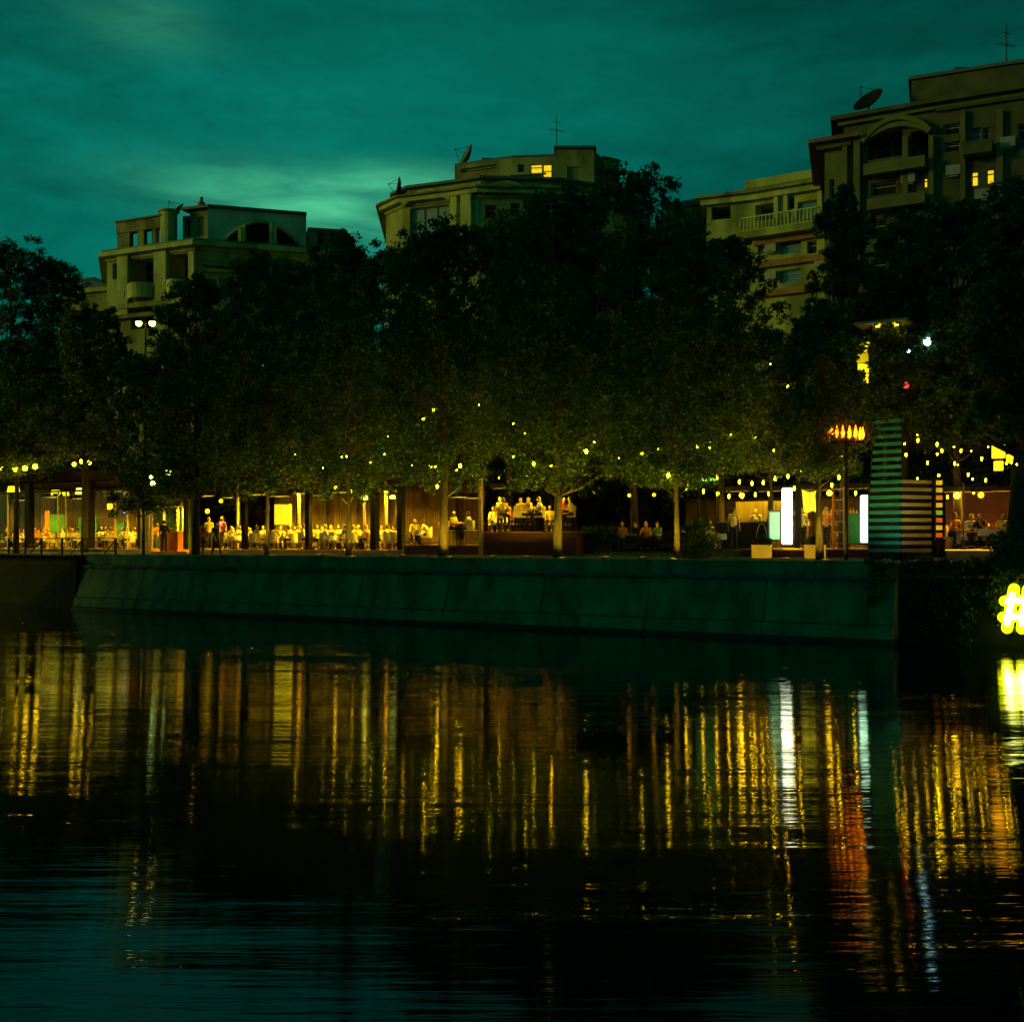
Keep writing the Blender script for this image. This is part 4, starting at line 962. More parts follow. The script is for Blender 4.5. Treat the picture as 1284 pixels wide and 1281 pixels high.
added_panel_light(198, 7.4, 5.7, 1.0, .5, g_panel, 'added flat warm ceiling light inside the entrance portal on its post side', 'lights added in the entrance portal')
added_panel_light(222, 8.0, 5.7, 1.0, .5, g_panel, 'added flat warm ceiling light above the reception counter', 'lights added in the entrance portal')
for px, t_, z in ((575, 8.5, 5.9), (592, 10, 5.9)): added_panel_light(px, t_, z, .9, .45, g_panel, 'added flat warm ceiling light above the high bar tables', CG + ' at the bar tables')
for px, t_, z in ((630, 8.5, 6.3), (660, 9.0, 6.3), (690, 8.2, 6.3)): added_panel_light(px, t_, z, 1.1, .45, g_panel2, 'added flat warm ceiling light above the raised red deck', CG + ' on the raised deck')
for px, t_, z, m_, lb in ((925, 9.0, 5.9, g_panel2, 'added flat warm ceiling light above the black bar counter'), (965, 9.6, 5.9, g_panel2, 'added flat warm ceiling light behind the mint panel'), (1005, 9.0, 5.9, g_panel2, 'added flat warm ceiling light behind the yellow banner'), (1040, 9.6, 5.9, g_panel2, 'added flat warm ceiling light above the ladder shelf'), (1078, 9.0, 5.9, g_panel2, 'added flat warm ceiling light behind the second glowing pillar'), (1200, 7.0, 5.6, g_panel3, 'added flat orange ceiling light above the guest by the lamp column'), (1228, 7.6, 5.6, g_panel3, 'added flat orange ceiling light above the tan sofa'), (1262, 7.2, 5.6, g_panel3, 'added flat orange ceiling light above the orange sofa')):
    added_panel_light(px, t_, z, 1.0, .45, m_, lb, 'ceiling lights added over the bar and the right terrace')
pendant(bp(102, 8.2, py=616), .30, glow('shade_pale', (.95, 1, .22), 1.2), 'pale drum lamp shade beside the wide pavilion post', 'lamp shades in the glass pavilion', .8, 'drum')
pendant(bp(17, 8.2, py=614), .33, g_shade, 'wide yellow lamp shade near the left end of the pavilion', 'lamp shades in the glass pavilion', .8, 'drum')
pendant(bp(70, 8.6, py=618), .26, g_shade, 'yellow lamp shade between the two slim brass mullions', 'lamp shades in the glass pavilion', .8, 'drum')
pendant(bp(82, 9.6, py=619), .2, g_shade, 'smaller yellow lamp shade right of the slim brass mullions', 'lamp shades in the glass pavilion', .8, 'drum')
pendant(bp(138, 9.5, py=635), .16, g_shade, 'small square yellow lamp over the back tables of the pavilion', 'lamp shades in the glass pavilion', .8, 'box')
pendant(bp(355, 8.0, py=645), .50, g_yel, 'big square yellow lantern above the diners in the pergola', 'lanterns under the pergola', 1.2, 'box')
pendant(bp(457, 6.5, py=624), .15, glow('shade_green', (.7, 1, .1), 3), 'small yellow green lamp under the branches by the wide post', 'lanterns under the pergola', .5, 'drum')
pendant(bp(492, 6.5, py=623), .13, glow('shade_green', (.7, 1, .1), 3), 'small flat yellow green lamp between the two wide posts', 'lanterns under the pergola', .5, 'drum')
pendant(bp(277, 7.5, py=628), .12, g_shade, 'small yellow lamp above the violet lit person', 'lanterns under the pergola', .5)
pendant(bp(156, 9.5, py=642), .07, g_blue, 'tiny blue lamp at the right end of the pavilion', 'lamp shades in the glass pavilion', .9)
pendant(bp(260, 8.0, py=641), .14, g_shade, 'small round lamp above the person in a yellow shirt', 'lanterns under the pergola', .8)
# bright white spots glimpsed through leaves over the entrance
for px, py, r, lb in ((192, 606, .20, 'cold white spotlight above the entrance, lower one at the post side'), (212, 592, .24, 'largest cold white spotlight above the entrance'), (190, 598, .14, 'small cold white spotlight just over the lower one'), (205, 605, .12, 'small cold white spotlight between the two larger ones')):
    p = bp(px, 5.6, py=py); t = thing('spotlight', lb, 'spotlight', p, BANK, 'white spotlights above the entrance')
    b = MB(); b.ball((0, -.03, 0), (r, r * .4, r * .7)); b.build('lens', glow('spot_white', (.62, 1, .22), 7), t, smooth=True)
    b = MB(); b.lathe((0, .12, -r * .5), [(r * .8, 0), (r * .8, r)], 10); b.tube([(0, .12, 0), (0, .12, .9)], .02, 5); b.build('housing', dark_metal, t)

def string(name, pts, label, m, r=(.07, .07, .11), group='strings of light bulbs', sag=.15, drop=.12):
    """cable with bulbs hanging at the measured places"""
    t = thing(name, label, 'string lights', pts[0], 0, group); b = MB()
    o0 = Vector(pts[0]); cable = []
    for i in range(len(pts) - 1):
        p, q = Vector(pts[i]) + Vector((0, 0, drop + r[2])), Vector(pts[i + 1]) + Vector((0, 0, drop + r[2]))
        for k in range(4): f = k / 4; cable.append(p.lerp(q, f) - Vector((0, 0, sag * 4 * f * (1 - f))) - o0)
    cable.append(Vector(pts[-1]) + Vector((0, 0, drop + r[2])) - o0)
    b.tube(cable, .015, 5); b.build('cable', dark_metal, t)
    for p in pts:
        mm = random.choice(m) if isinstance(m, list) else m; k_ = random.uniform(.6, 1.25) if isinstance(m, list) else 1
        b = MB(); q = Vector(p) - o0; b.ball(q, tuple(x * k_ for x in r), 8, 6); bb = b.build('bulb', mm, t, smooth=True)
        b = MB(); b.tube([q + Vector((0, 0, r[2] * .8)), q + Vector((0, 0, r[2] + drop))], .03, 6); b.build('socket', dark_metal, bb)
string('string_lights', [bp(p, 4.5, py=y) for p, y in ((-40, 590), (-18, 588), (3, 588), (19, 588), (31.5, 587), (44, 585))], 'string of large round globe bulbs hanging at the left end', g_bulb, (.15, .15, .15))
string('string_lights', [bp(p, 6.2, py=y) for p, y in ((93, 582), (102, 578.5), (112, 580))], 'three globe bulbs on the roof edge of the glass pavilion', g_bulb, (.12, .12, .12))
string('string_lights', [bp(p, 6.0, py=y) for p, y in ((866, 591), (899, 598), (927, 604), (943, 606), (957, 605), (972, 600), (988, 597), (1004, 590), (1027, 596), (1052, 598))], 'upper string of small elongated bulbs over the glowing pillars', g_bulb_hot, (.038, .038, .10))
string('string_lights', [bp(p, 8.0, py=y) for p, y in ((861, 613), (882, 616), (899, 619), (914, 622), (931, 622), (947, 620), (964, 619), (996, 612), (1043, 608), (1057, 615), (1073, 618), (1091, 612))], 'lower string of small elongated bulbs in front of the bar', g_bulb_hot, (.038, .038, .10))
string('string_lights', [bp(p, 4.5, py=y) for p, y in ((1136, 570), (1151, 552), (1175, 557), (1181, 565), (1205, 565), (1231, 575), (1250, 561), (1268, 579))], 'upper string of bulbs running through the dark tree at the right', g_bulb, (.037, .037, .08))
string('string_lights', [bp(p, 6.5, py=y) for p, y in ((1125, 575), (1163, 580), (1197, 581), (1214, 595), (1236, 602))], 'middle string of bulbs crossing above the right terrace', g_bulb, (.037, .037, .08))
string('string_lights', [bp(p, 8.5, py=y) for p, y in ((1188, 623), (1202, 619), (1221, 617), (1250, 612), (1275, 618))], 'lowest string of bulbs above the orange sofas', g_bulb, (.037, .037, .08))
g_globe = glow('globe_light', (1.0, .66, .006), 55)
string('string_lights', [bp(p, .9, py=y) for p, y in ((577, 584), (669, 582), (735, 566), (838, 596))], 'string of four bulbs in front of the trunks by the raised deck', g_globe, (.06, .06, .09))
string('string_lights', [bp(p, 7.5, py=y) for p, y in ((420, 610), (440, 616), (457, 606), (540, 585), (548, 610))], 'string of bulbs half hidden in leaves above the wide dark posts', g_bulb, (.08, .08, .10))

g_added_tiny = [glow('added_bulb_amber', (1.0, .50, .0015), 150), glow('added_bulb_yellow', (1.0, .72, .002), 110), glow('added_bulb_strong', (1.0, .66, .002), 220), glow('added_bulb_dim', (1.0, .8, .05), 14), glow('added_bulb_dim', (1.0, .8, .05), 14)]  # tiny bulbs added to light the leaves from inside the crowns
rs0 = random.Random(41)
def added_crown_string(x0, x1, y0, y1, n, label):
    n = max(4, round(n * .5))
    pts = []
    for i in range(n):
        f = (i + .5) / n; pts.append(bp(x0 + (x1 - x0) * f + rs0.uniform(-7, 7), rs0.uniform(.2, 4.4), py=y0 + (y1 - y0) * f + rs0.uniform(-18, 18)))
    string('string_lights', pts, label, g_added_tiny, (.030, .030, .040), group='strings of tiny bulbs added to light the crowns', drop=.04)
for a_ in ((425, 560, 590, 520, 11, 'added string of tiny bulbs rising through the crowns from the lit trunk'), (470, 640, 560, 600, 13, 'added string of tiny bulbs in the low branches above the bar tables'), (560, 700, 500, 560, 11, 'added string of tiny bulbs high in the crown over the bar tables'), (615, 760, 596, 560, 14, 'added string of tiny bulbs in the branches over the raised deck'), (690, 830, 520, 585, 12, 'added string of tiny bulbs falling through the crown of the pale trunk tree'), (770, 900, 590, 540, 11, 'added string of tiny bulbs in the crown of the leaning tree'), (850, 1010, 540, 580, 13, 'added string of tiny bulbs in the low trees over the bar'), (960, 1030, 430, 540, 8, 'added string of tiny bulbs down the edge of the yellow lit tree'), (330, 450, 600, 560, 8, 'added string of tiny bulbs in the dark crowns over the pergola'), (1120, 1280, 545, 575, 14, 'added string of tiny bulbs through the dark trees beyond the kiosk'), (1140, 1284, 600, 585, 12, 'added string of tiny bulbs low over the orange sofa terrace')):
    added_crown_string(*a_)
# uplights added to light crowns and trunks from below, lens hidden behind a rim
g_added_up = glow('added_uplight_lens', (1.0, .68, .02), 1050)
for px_, t_, lb_ in ((341, 1.0, 'added ground uplight at the foot of the slim tree by the big yellow lantern'), (443, 1.0, 'added ground uplight at the foot of the lit trunk near the two wide posts'), (563, 1.1, 'added ground uplight at the foot of the tree by the bar tables'), (705, .9, 'added ground uplight at the foot of the pale straight trunk'), (845, .9, 'added ground uplight at the foot of the thin leaning trunk'), (1034, .9, 'added ground uplight at the foot of the tree in front of the planter'), (620, 4.4, 'added ground uplight on the pavement before the raised deck, near the slim pole'), (505, 4.4, 'added ground uplight before the last wide pergola post'), (660, 4.2, 'added ground uplight in the middle before the raised deck'), (760, 4.6, 'added ground uplight before the clipped hedge'), (805, 4.4, 'added ground uplight before the black garden sofas'), (985, 4.4, 'added ground uplight before the taller glowing pillar'), (120, 5.4, 'added ground uplight before the wide pavilion post'), (400, 4.6, 'added ground uplight before the diners beyond the second thick post')):
    uplight(px_, t_, lb_)
# flame lamp: tall post with a wheel of flame shaped bulbs
fl = thing('flame_lamp_post', 'tall post with a wheel of orange flame shaped lamps', 'lamp post', bp(1061, 1.5, GZ), BANK)
q = bp(1061, 1.5, py=545); hz = q.z - GZ
b = MB(); b.tube([(0, 0, 0), (0, 0, hz - .1)], [.08, .05], 8); b.build('post', dark_metal, fl)
b = MB(); n = 24; b.tube([(.62 * math.cos(2 * math.pi * i / n), .45 * math.sin(2 * math.pi * i / n), hz - .28) for i in range(n + 1)], .03, 5)
for k in range(4): a = k * math.pi / 4; b.bar((-.62 * math.cos(a), -.45 * math.sin(a), hz - .28), (.62 * math.cos(a), .45 * math.sin(a), hz - .28), .03)
b.build('wheel', dark_metal, fl)
for i in range(16):
    a = 2 * math.pi * i / 16; b = MB(); x, y = .6 * math.cos(a), .43 * math.sin(a); z = hz - .22 + random.uniform(0, .12)
    b.lathe((x, y, z), [(.015, 0), (.06, .08), (.07, .18), (.035, .32), (.008, .44)], 8); b.build('flame_bulb', g_flame, fl, smooth=True)
pendant(bp(1056, 5.0, py=568), .13, g_bulb, 'single warm lamp hanging just below the wheel of flames', 'small lamps near the flame lamp', .5)

# glowing pillars
def pillar(px0, px1, y0, y1, t_, label, gm=None):
    p = bp((px0 + px1) / 2, t_, py=y1); wd = (px1 - px0) / F * p.y; h = (y1 - y0) / F * p.y
    o = thing('glowing_pillar', label, 'light pillar', p, BANK + .25, 'glowing white pillars')
    b = MB(); n = 16; a = wd / 2
    b.lathe((0, 0, .06), [(a * .9, 0), (a, .06), (a, h * .5), (a, h - .08), (a * .85, h - .02)], 20); b.build('light_tube', gm or g_white, o, smooth=True)
    b = MB(); b.lathe((0, 0, -.02), [(a * 1.05, 0), (a * 1.05, .07)], 20); b.build('base', dark_metal, o)
pillar(980.5, 993.5, 613, 684, 6.0, 'taller white glowing pillar beside the mint coloured panel')
pillar(1079, 1094, 622, 682, 5.8, 'white glowing pillar next to the slatted kiosk', glow('white_green_light', (.55, 1.0, .62), 3.2))
def stand_panel(px0, px1, y0, y1, t_, m, label, name='display_panel', cat='panel', group=None):
    p = bp((px0 + px1) / 2, t_, py=y1); wd = (px1 - px0) / F * p.y / math.cos(BANK); h = (y1 - y0) / F * p.y
    o = thing(name, label, cat, p, BANK, group)
    b = MB(); b.box((0, 0, h / 2), (wd - .08, .05, h - .06)); b.build('board', m, o)
    b = MB()
    for s_ in (-1, 1): b.box((s_ * wd / 2, 0, h / 2), (.06, .09, h)); 
    b.box((0, 0, h + .02), (wd + .06, .09, .05)); b.build('frame', grey_metal, o); return o
stand_panel(965, 978, 641, 677, 6.6, g_mint, 'pale mint lit panel touching the taller glowing pillar')
stand_panel(1065, 1077, 645, 682, 6.6, green_paint, 'green panel left of the second glowing pillar')
# yellow banner
bn = thing('yellow_banner', 'bright yellow cloth banner hanging behind the pale tree trunk', 'banner', bp(1016, 7.4, py=680), BANK)
p = bp(1016, 7.4, py=680); top = (680 - 613) / F * p.y; bot = (680 - 642) / F * p.y; k = p.y / F
b = MB(); n = 8; vs = []
for i in range(n + 1):
    for j in range(2):
        x = ((-9.5 + 20 * i / n) if j == 0 else (-7 + 16 * i / n)) * k / math.cos(BANK); vs.append((x, .05 * math.sin(i * 1.7), (top - .12 * math.sin(math.pi * i / n)) if j == 0 else bot - .05 * math.sin(i)))
b.add(vs, [(2 * i, 2 * i + 2, 2 * i + 3, 2 * i + 1) for i in range(n)]); b.add([(v[0], v[1] + .02, v[2]) for v in vs], [(2 * i, 2 * i + 1, 2 * i + 3, 2 * i + 2) for i in range(n)])
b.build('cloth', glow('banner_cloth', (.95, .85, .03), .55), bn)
b = MB()
for s_ in (-1, 1): b.tube([(s_ * .42, .04, 0), (s_ * .42, .04, top + .1)], .03, 6)
b.bar((-.45, .04, top + .08), (.45, .04, top + .08), .05); b.build('stand', dark_metal, bn)
# folding shelf / ladder
ld = thing('wooden_ladder_shelf', 'tall wooden ladder shelf between the banner and the green panel', 'shelf', bp(1052, 6.2, 3.22), BANK)
b = MB()
for x in (-.22, .22): b.box((x, 0, 1.25), (.05, .3, 2.5))
b.build('uprights', orange_paint, ld)
for i in range(6): b = MB(); b.box((0, 0, .22 + i * .44), (.39, .28, .035)); b.build('shelf_board', pale_wood, ld)
# planters
def planter(px, y0, y1, t_, wpx, label, hoop):
    p = bp(px, t_, py=y1); k = p.y / F; r = wpx / 2 * k; h = (y1 - y0) * k
    o = thing('round_planter', label, 'planter', p, 0, 'round clay planters on the kerb')
    b = MB(); b.lathe((0, 0, 0), [(r * .92, 0), (r, h * .1), (r, h * .92), (r * 1.04, h * .93), (r * 1.04, h), (r * .9, h), (r * .9, h - .06)], 20); b.build('pot', glow('front_light_glow', (1, .50, .015), .42), o)  # pot glows to stand in for light falling on its front
    if hoop:
        b = MB(); b.tube([(r * .55 * math.cos(a), 0, h + .1 + .75 * math.sin(a)) for a in [math.pi * i / 12 for i in range(13)]], .018, 6); b.build('hoop', white_paint, o)
    bush(0, 0, 0, r * 2, .38, 'low leafy plant growing in the ' + hoop_word(hoop), loc=p + Vector((0, 0, h - .06)), name='potted_plant', leaf=.09, nC=34, per=36, cat='plant')
def hoop_word(h): return 'planter with the wire hoop' if h else 'planter behind the pale tree trunk'
planter(955, 683, 699.5, 3.2, 25, 'round clay planter with a wire hoop in front of the taller glowing pillar', True)
planter(1022, 683, 700, 3.3, 26, 'round clay planter behind the pale tree trunk', False)
# bar kiosk and canopies
kz = thing('bar_counter', 'long black outdoor bar counter left of the mint panel', 'bar', bp(935, 8, 3.22), BANK)
a, c = sp(905, 8) - sp(935, 8), sp(966, 8) - sp(935, 8)
b = MB(); b.box(((a + c) / 2, 0, .56), (c - a, .7, 1.12)); b.build('front_panel', black_fabric, kz)
b = MB(); b.box(((a + c) / 2, 0, 1.15), (c - a + .1, .85, .05)); b.build('counter_top', pale_wood, kz)
b = MB(); b.box(((a + c) / 2, 1.8, 1.6), (c - a, .1, 1.0)); b.build('back_shelf', wall_panel, kz)
bkw = thing('bar_back_wall', 'warm lit wall behind the bar and the glowing pillars', 'wall', bp(1010, 12, 3.22), BANK)
b = MB(); b.bar(bp(860, 12.2, 4.35), bp(1100, 12.2, 4.35), .2, 2.2); b.build('panelling', wall_panel, bkw, world=True)
b = MB(); b.bar(bp(860, 12.0, 5.5), bp(1100, 12.0, 5.5), .5, .12); b.build('coping', dark_wood, bkw, world=True)
for px, wd, lb in ((930, 1.6, 'bottle shelf on the wall behind the black bar counter'), (1003, 1.2, 'bottle shelf on the wall right of the taller glowing pillar'), (1040, 1.1, 'bottle shelf on the wall behind the ladder shelf'), (1072, .9, 'bottle shelf on the wall behind the green panel')):
    o = thing('bottle_shelf', lb, 'shelf', bp(px, 11.85, 3.7), BANK, 'bottle shelves behind the bar'); b = MB()
    for zz_ in (0, .5, 1.0): b.box((0, 0, zz_), (wd, .25, .04))
    for xx in (-wd / 2, wd / 2): b.box((xx, 0, .55), (.04, .25, 1.2))
    b.build('frame', dark_wood, o)
    for zz_ in (.02, .52, 1.02):
        x = -wd / 2 + .12
        while x < wd / 2 - .1:
            hh_ = random.uniform(.2, .34); b = MB(); b.lathe((x, -.02, zz_), [(.04, 0), (.04, hh_ * .6), (.015, hh_ * .8), (.015, hh_)], 8); b.build('bottle', random.choice([mat('bottle_green', (.03, .1, .03)), mat('bottle_amber', (.4, .18, .02)), ceramic, white_paint, orange_paint]), o); x += random.uniform(.11, .2)
for px, t_ in ((930, 9.5), (985, 9.5), (1040, 9.2)): pendant(bp(px, t_, 5.6), .11, g_bulb, {930: 'round lamp above the black bar counter', 985: 'round lamp behind the taller glowing pillar', 1040: 'round lamp above the ladder shelf'}[px], 'round lamps over the bar', .6)
awn = thing('green_awning_beam', 'yellow green lit beam above the garden seats', 'beam', bp(887, 7.5, py=601), BANK)
b = MB(); b.box((0, 0, 0), (.95, .12, .12)); b.build('beam', g_green, awn); b = MB(); b.box((.4, .0, -1.2), (.07, .07, 2.3)); b.box((-.4, .0, -1.2), (.07, .07, 2.3)); b.build('legs', dark_metal, awn)

# slatted kiosk
kq = bp(1130, 3.6, GZ); kt = thing('slatted_kiosk', 'tall kiosk of horizontal slats, teal lit on one side and yellow wood on the other', 'kiosk', kq, 0)
pc = kq; k = pc.y / F; zof = lambda y: EYE - (y - HY) / F * pc.y - GZ
dl = Vector((-32 * k, .9, 0)); dr = Vector((44 * k, .55, 0))
for i in range(18):
    y = 529 + i * 9.6 if False else 690 - i * 9.6; z = zof(y); f = max(0, (i - 4) / 14) * .22
    b = MB(); tp = 1 - f; b.bar(Vector((0, 0, z)), dl * tp + Vector((0, 0, z)), .05, 4.4 * k); b.build('teal_lit_slat', teal_light_tone, kt)
    if i < 10: b = MB(); b.bar(Vector((0, 0, z)) + dr * .01, dr + Vector((0, 0, z)), .05, 4.4 * k); b.build('wood_slat', pale_wood, kt)
b = MB()
for e in (dl * .97 + Vector((0, .05, 0)), Vector((0, .1, 0)), dr + Vector((0, .05, 0))): 
    tp = .8 if e.x < -.1 else 1
    b.bar(Vector((e.x, e.y, 0)), Vector((e.x * tp, e.y, zof(520 if e.x < .2 else 598))), .07)
b.build('corner_posts', dark_metal, kt)
b = MB(); b.prism([(0, .12), (dr.x, dr.y + .1), (dr.x + dl.x, 2.2), (dl.x, dl.y + .1)], 0, zof(604)); b.build('core', dark_wood, kt)
uplight(1112, 2.5, 'added cool ground uplight before the teal side of the slatted kiosk', glow('added_uplight_cool', (.12, 1.0, .75), 95)); uplight(1152, 2.3, 'added warm ground uplight before the wooden side of the slatted kiosk', glow('added_uplight_warm', (1.0, .75, .12), 420))  # both uplights added to brighten the slats
# column of coloured lamps
lc = thing('lamp_column', 'narrow column of stacked yellow, red and green square lamps', 'light column', bp(1177, 3.7, py=690), 0)
kk = lc.location.y / F
cy = glow('column_yellow', (1, .60, .03), .42); cr_ = glow('column_red', (1, .16, .02), .34)
for i, m_ in enumerate((cy, cy, glow('column_amber', (1, .30, .02), .36), cy, glow('column_green', (.4, .7, .05), .26), cr_, cy, cr_)):
    z = (690 - (605 + i * 9.4)) * kk; b = MB(); b.box((0, 0, z), (7.6 * kk, .16, 5.4 * kk)); b.build('lamp', m_, lc)
b = MB()
for x in (-4.6, 4.6): b.box((x * kk, .02, 45 * kk), (.04, .14, 90 * kk))
for i in range(9): b.box((0, .02, (690 - (600.2 + i * 9.4)) * kk), (8.4 * kk, .12, .04))
b.build('frame', dark_metal, lc)
# elevated lit sign structure over the kiosk
us = thing('lit_canopy_mast', 'high mast with a flat canopy and a yellow lit panel above the kiosk', 'mast', bp(1095, 4.9, GZ), BANK)
b = MB(); zz = bp(1095, 4.9, py=408).z - GZ; b.box((.5, .5, zz / 2), (.14, .14, zz)); b.build('post', dark_metal, us)
for dx in (.25, .95): b = MB(); b.lathe((dx, -.3, zz - .16), [(.05, 0), (.09, .06)], 10); b.build('downlight', g_bulb, us)
b = MB(); b.box((.45, 0, zz), (2.0, 1.6, .10)); b.build('canopy', pale_wood, us)
z1, z2 = bp(1083, 4.9, py=430).z - GZ, bp(1083, 4.9, py=482).z - GZ
for q_ in range(4):
    b = MB(); hh_ = (z1 - z2) / 4; b.box((-.36 + .04 * (q_ % 2), -.2, z2 + hh_ * (q_ + .5)), (.42, .12, hh_ * .86)); b.build('light_panel', g_shade if q_ != 2 else glow('panel_dim', (1, .72, .01), .6), us)
b = MB(); b.box((-.1, .1, z1 + .4), (.08, .08, .9)); b.box((.05, .1, z1 - .3), (1.0, .06, .06)); b.build('bracket', dark_metal, us)
for px, py, t_, r, m_, lb in ((1163, 428, 6, .16, g_coldwhite, 'small cold blue white lamp in the dark right tree'), (1136, 483, 5, .12, g_red, 'small red lamp in the tree above the kiosk'), (1139, 440, 6, .07, g_coldwhite, 'tiny white lamp beside the cold blue one')):
    pendant(bp(px, t_, py=py), r, m_, lb, 'coloured lamps hung in the right trees', .5)
# lanterns right
for px, py, w_, lb in ((1252, 566, .21, 'large orange box lantern in the right tree'), (1267, 575, .13, 'smaller orange box lantern next to the large one'), (1283, 566, .19, 'orange box lantern at the frame edge above the thick trunk'), (1252, 584, .15, 'orange box lantern hanging below the large one')):
    pendant(bp(px, 2.6, py=py), w_, g_lantern, lb, 'orange lanterns in the right tree', .6, 'box')

# hash sign on the quay wall
hs = thing('hash_sign', 'glowing yellow green hash symbol on the dark quay wall', 'sign', bp(1274.5, -.1, py=763), BANK)
k = hs.location.y / F * .92
def stroke(a, c, w_, dy, m_, nm):
    b = MB(); b.tube([Vector((a[0] * k, dy, -a[1] * k)), Vector((c[0] * k, dy, -c[1] * k))], w_ * k / 2, 12)
    b.ball(Vector((a[0] * k, dy, -a[1] * k)), w_ * k / 2 * .98, 12, 8); b.ball(Vector((c[0] * k, dy, -c[1] * k)), w_ * k / 2 * .98, 12, 8); b.build(nm, m_, hs, smooth=True)
g_core = glow('sign_core', (.95, 1.0, .30), 8)
for a, c in (((-12, 27), (-3, -27)), ((7, 27), (15, -27)), ((-15, -10), (19, -13)), ((-17, 12), (17, 9))):
    stroke(a, c, 15, 0, g_sign, 'stroke')
    a2 = (a[0] + (c[0] - a[0]) * .12, a[1] + (c[1] - a[1]) * .12); c2 = (c[0] - (c[0] - a[0]) * .12, c[1] - (c[1] - a[1]) * .12)
    stroke(a2, c2, 9, -.10, g_core, 'neon_core')
b = MB()
for x in (-.35, .35): b.tube([(x, .05, 0), (x, .55, 0)], .03, 6)
b.build('wall_bracket', dark_metal, hs)

# ------------------------------------------------------------------ furniture
def make_chair():
    t = thing('tub_chair', '', 'chair')
    b = MB(); b.box((0, 0, .42), (.52, .5, .12)); b.build('seat', cream_fabric, t)
    b = MB(); n = 9
    for i in range(n):
        a0, a1 = math.pi * i / n, math.pi * (i + 1) / n
        p0, p1 = Vector((.29 * math.cos(a0), .06 + .27 * math.sin(a0), 0)), Vector((.29 * math.cos(a1), .06 + .27 * math.sin(a1), 0))
        h = .30 + .16 * math.sin((a0 + a1) / 2); q = [p0, p1, p1 * .84 + Vector((0, .012, 0)), p0 * .84 + Vector((0, .012, 0))]
        b.prism([(v.x, v.y) for v in q], .38, .48 + h)
    b.build('backrest', cream_fabric, t)
    for x in (-.2, .2):
        for y in (-.18, .2): b = MB(); b.tube([(x, y, .37), (x * 1.15, y * 1.15, 0)], [.022, .015], 6); b.build('leg', dark_wood, t)
    return t
def make_high_chair():
    t = thing('high_chair', '', 'chair')
    b = MB(); b.box((0, 0, .72), (.42, .42, .07)); b.build('seat', cream_fabric, t)
    b = MB(); b.box((0, .2, .98), (.42, .05, .48), 0, R(-6)); b.build('backrest', cream_fabric, t)
    for x in (-.18, .18):
        for y in (-.17, .18): b = MB(); b.tube([(x, y, .7), (x * 1.2, y * 1.2, 0)], [.02, .016], 6); b.build('leg', dark_wood, t)
    b = MB(); b.bar((-.2, -.19, .28), (.2, -.19, .28), .025); b.build('footrest', dark_metal, t)
    return t
def make_table(h=.75, r=.38, m=None, name='dining_table'):
    t = thing(name, '', 'table')
    b = MB(); b.lathe((0, 0, h - .03), [(r, 0), (r, .03)], 20); b.build('tabletop', m or white_paint, t)
    if not m: b = MB(); b.lathe((0, 0, h - .26), [(r * 1.08, 0), (r * 1.05, .12), (r * 1.01, .26), (r * 1.01, .265)], 24); b.build('tablecloth', white_paint, t)
    b = MB(); b.tube([(0, 0, .02), (0, 0, h - .03)], .035, 8); b.build('pedestal', dark_metal, t)
    b = MB(); b.lathe((0, 0, 0), [(.24, 0), (.22, .03)], 16); b.build('base', dark_metal, t)
    return t
CH, HC, TB, HT = make_chair(), make_high_chair(), make_table(), make_table(1.08, .34, pale_wood, 'high_table')
USED = set()
def place(proto, loc, rz, label, group):
    if proto.name not in USED:
        USED.add(proto.name); proto.location = loc; proto.rotation_euler = (0, 0, rz); proto['label'] = label; proto['group'] = group; return proto
    return dup(proto, loc, rz, label, group)

# ------------------------------------------------------------------ people
def capsule(b, p, q, r0, r1, n=10):
    p, q = Vector(p), Vector(q); b.tube([p, q], [r0, r1], n); b.ball(p, r0 * .999, n, 7); b.ball(q, r1 * .999, n, 7)
def bake(b, vox, name, m, smooth=True):
    me = bpy.data.meshes.new(name); me.from_pydata(b.v, [], b.f); me.update()
    o = bpy.data.objects.new(name, me); COL.objects.link(o)
    md = o.modifiers.new('r', 'REMESH'); md.mode = 'VOXEL'; md.voxel_size = vox
    dg = bpy.context.evaluated_depsgraph_get(); ev = o.evaluated_get(dg)
    nm = bpy.data.meshes.new_from_object(ev); o.modifiers.clear(); o.data = nm; bpy.data.meshes.remove(me)
    nm.polygons.foreach_set('use_smooth', [True] * len(nm.polygons)); nm.materials.clear(); nm.materials.append(m); nm.name = name
    return o
skin = mat('skin', (.55, .34, .22), (.48, .29, .18), .6, 6)
def cloth(name, c): return mat(name, c, tuple(x * .75 for x in c), .9, 7)
SH = dict(white=cloth('white_shirt', (.75, .7, .6)), yellow=cloth('yellow_shirt', (.75, .6, .12)), red=cloth('red_shirt', (.5, .05, .02)), dark=cloth('dark_shirt', (.03, .03, .035)), orange=cloth('orange_shirt', (.6, .25, .06)), cream=cloth('cream_shirt', (.65, .55, .35)), violet=cloth('violet_lit_shirt', (.5, .12, .95)), grey=cloth('grey_shirt', (.25, .24, .22)), green=cloth('green_shirt', (.15, .35, .12)), blue=cloth('blue_shirt', (.1, .15, .4)))
TR = dict(dark=cloth('dark_trousers', (.025, .025, .03)), pale=cloth('pale_trousers', (.5, .42, .3)), blue=cloth('blue_trousers', (.05, .07, .14)))
HA = dict(dark=mat('dark_hair', (.02, .013, .008), (.012, .008, .005), .7, 30), brown=mat('brown_hair', (.09, .045, .02), (.05, .025, .01), .7, 30), fair=mat('fair_hair', (.4, .27, .1), (.3, .2, .07), .7, 30), grey=mat('grey_hair', (.35, .33, .3), (.25, .23, .2), .7, 30))
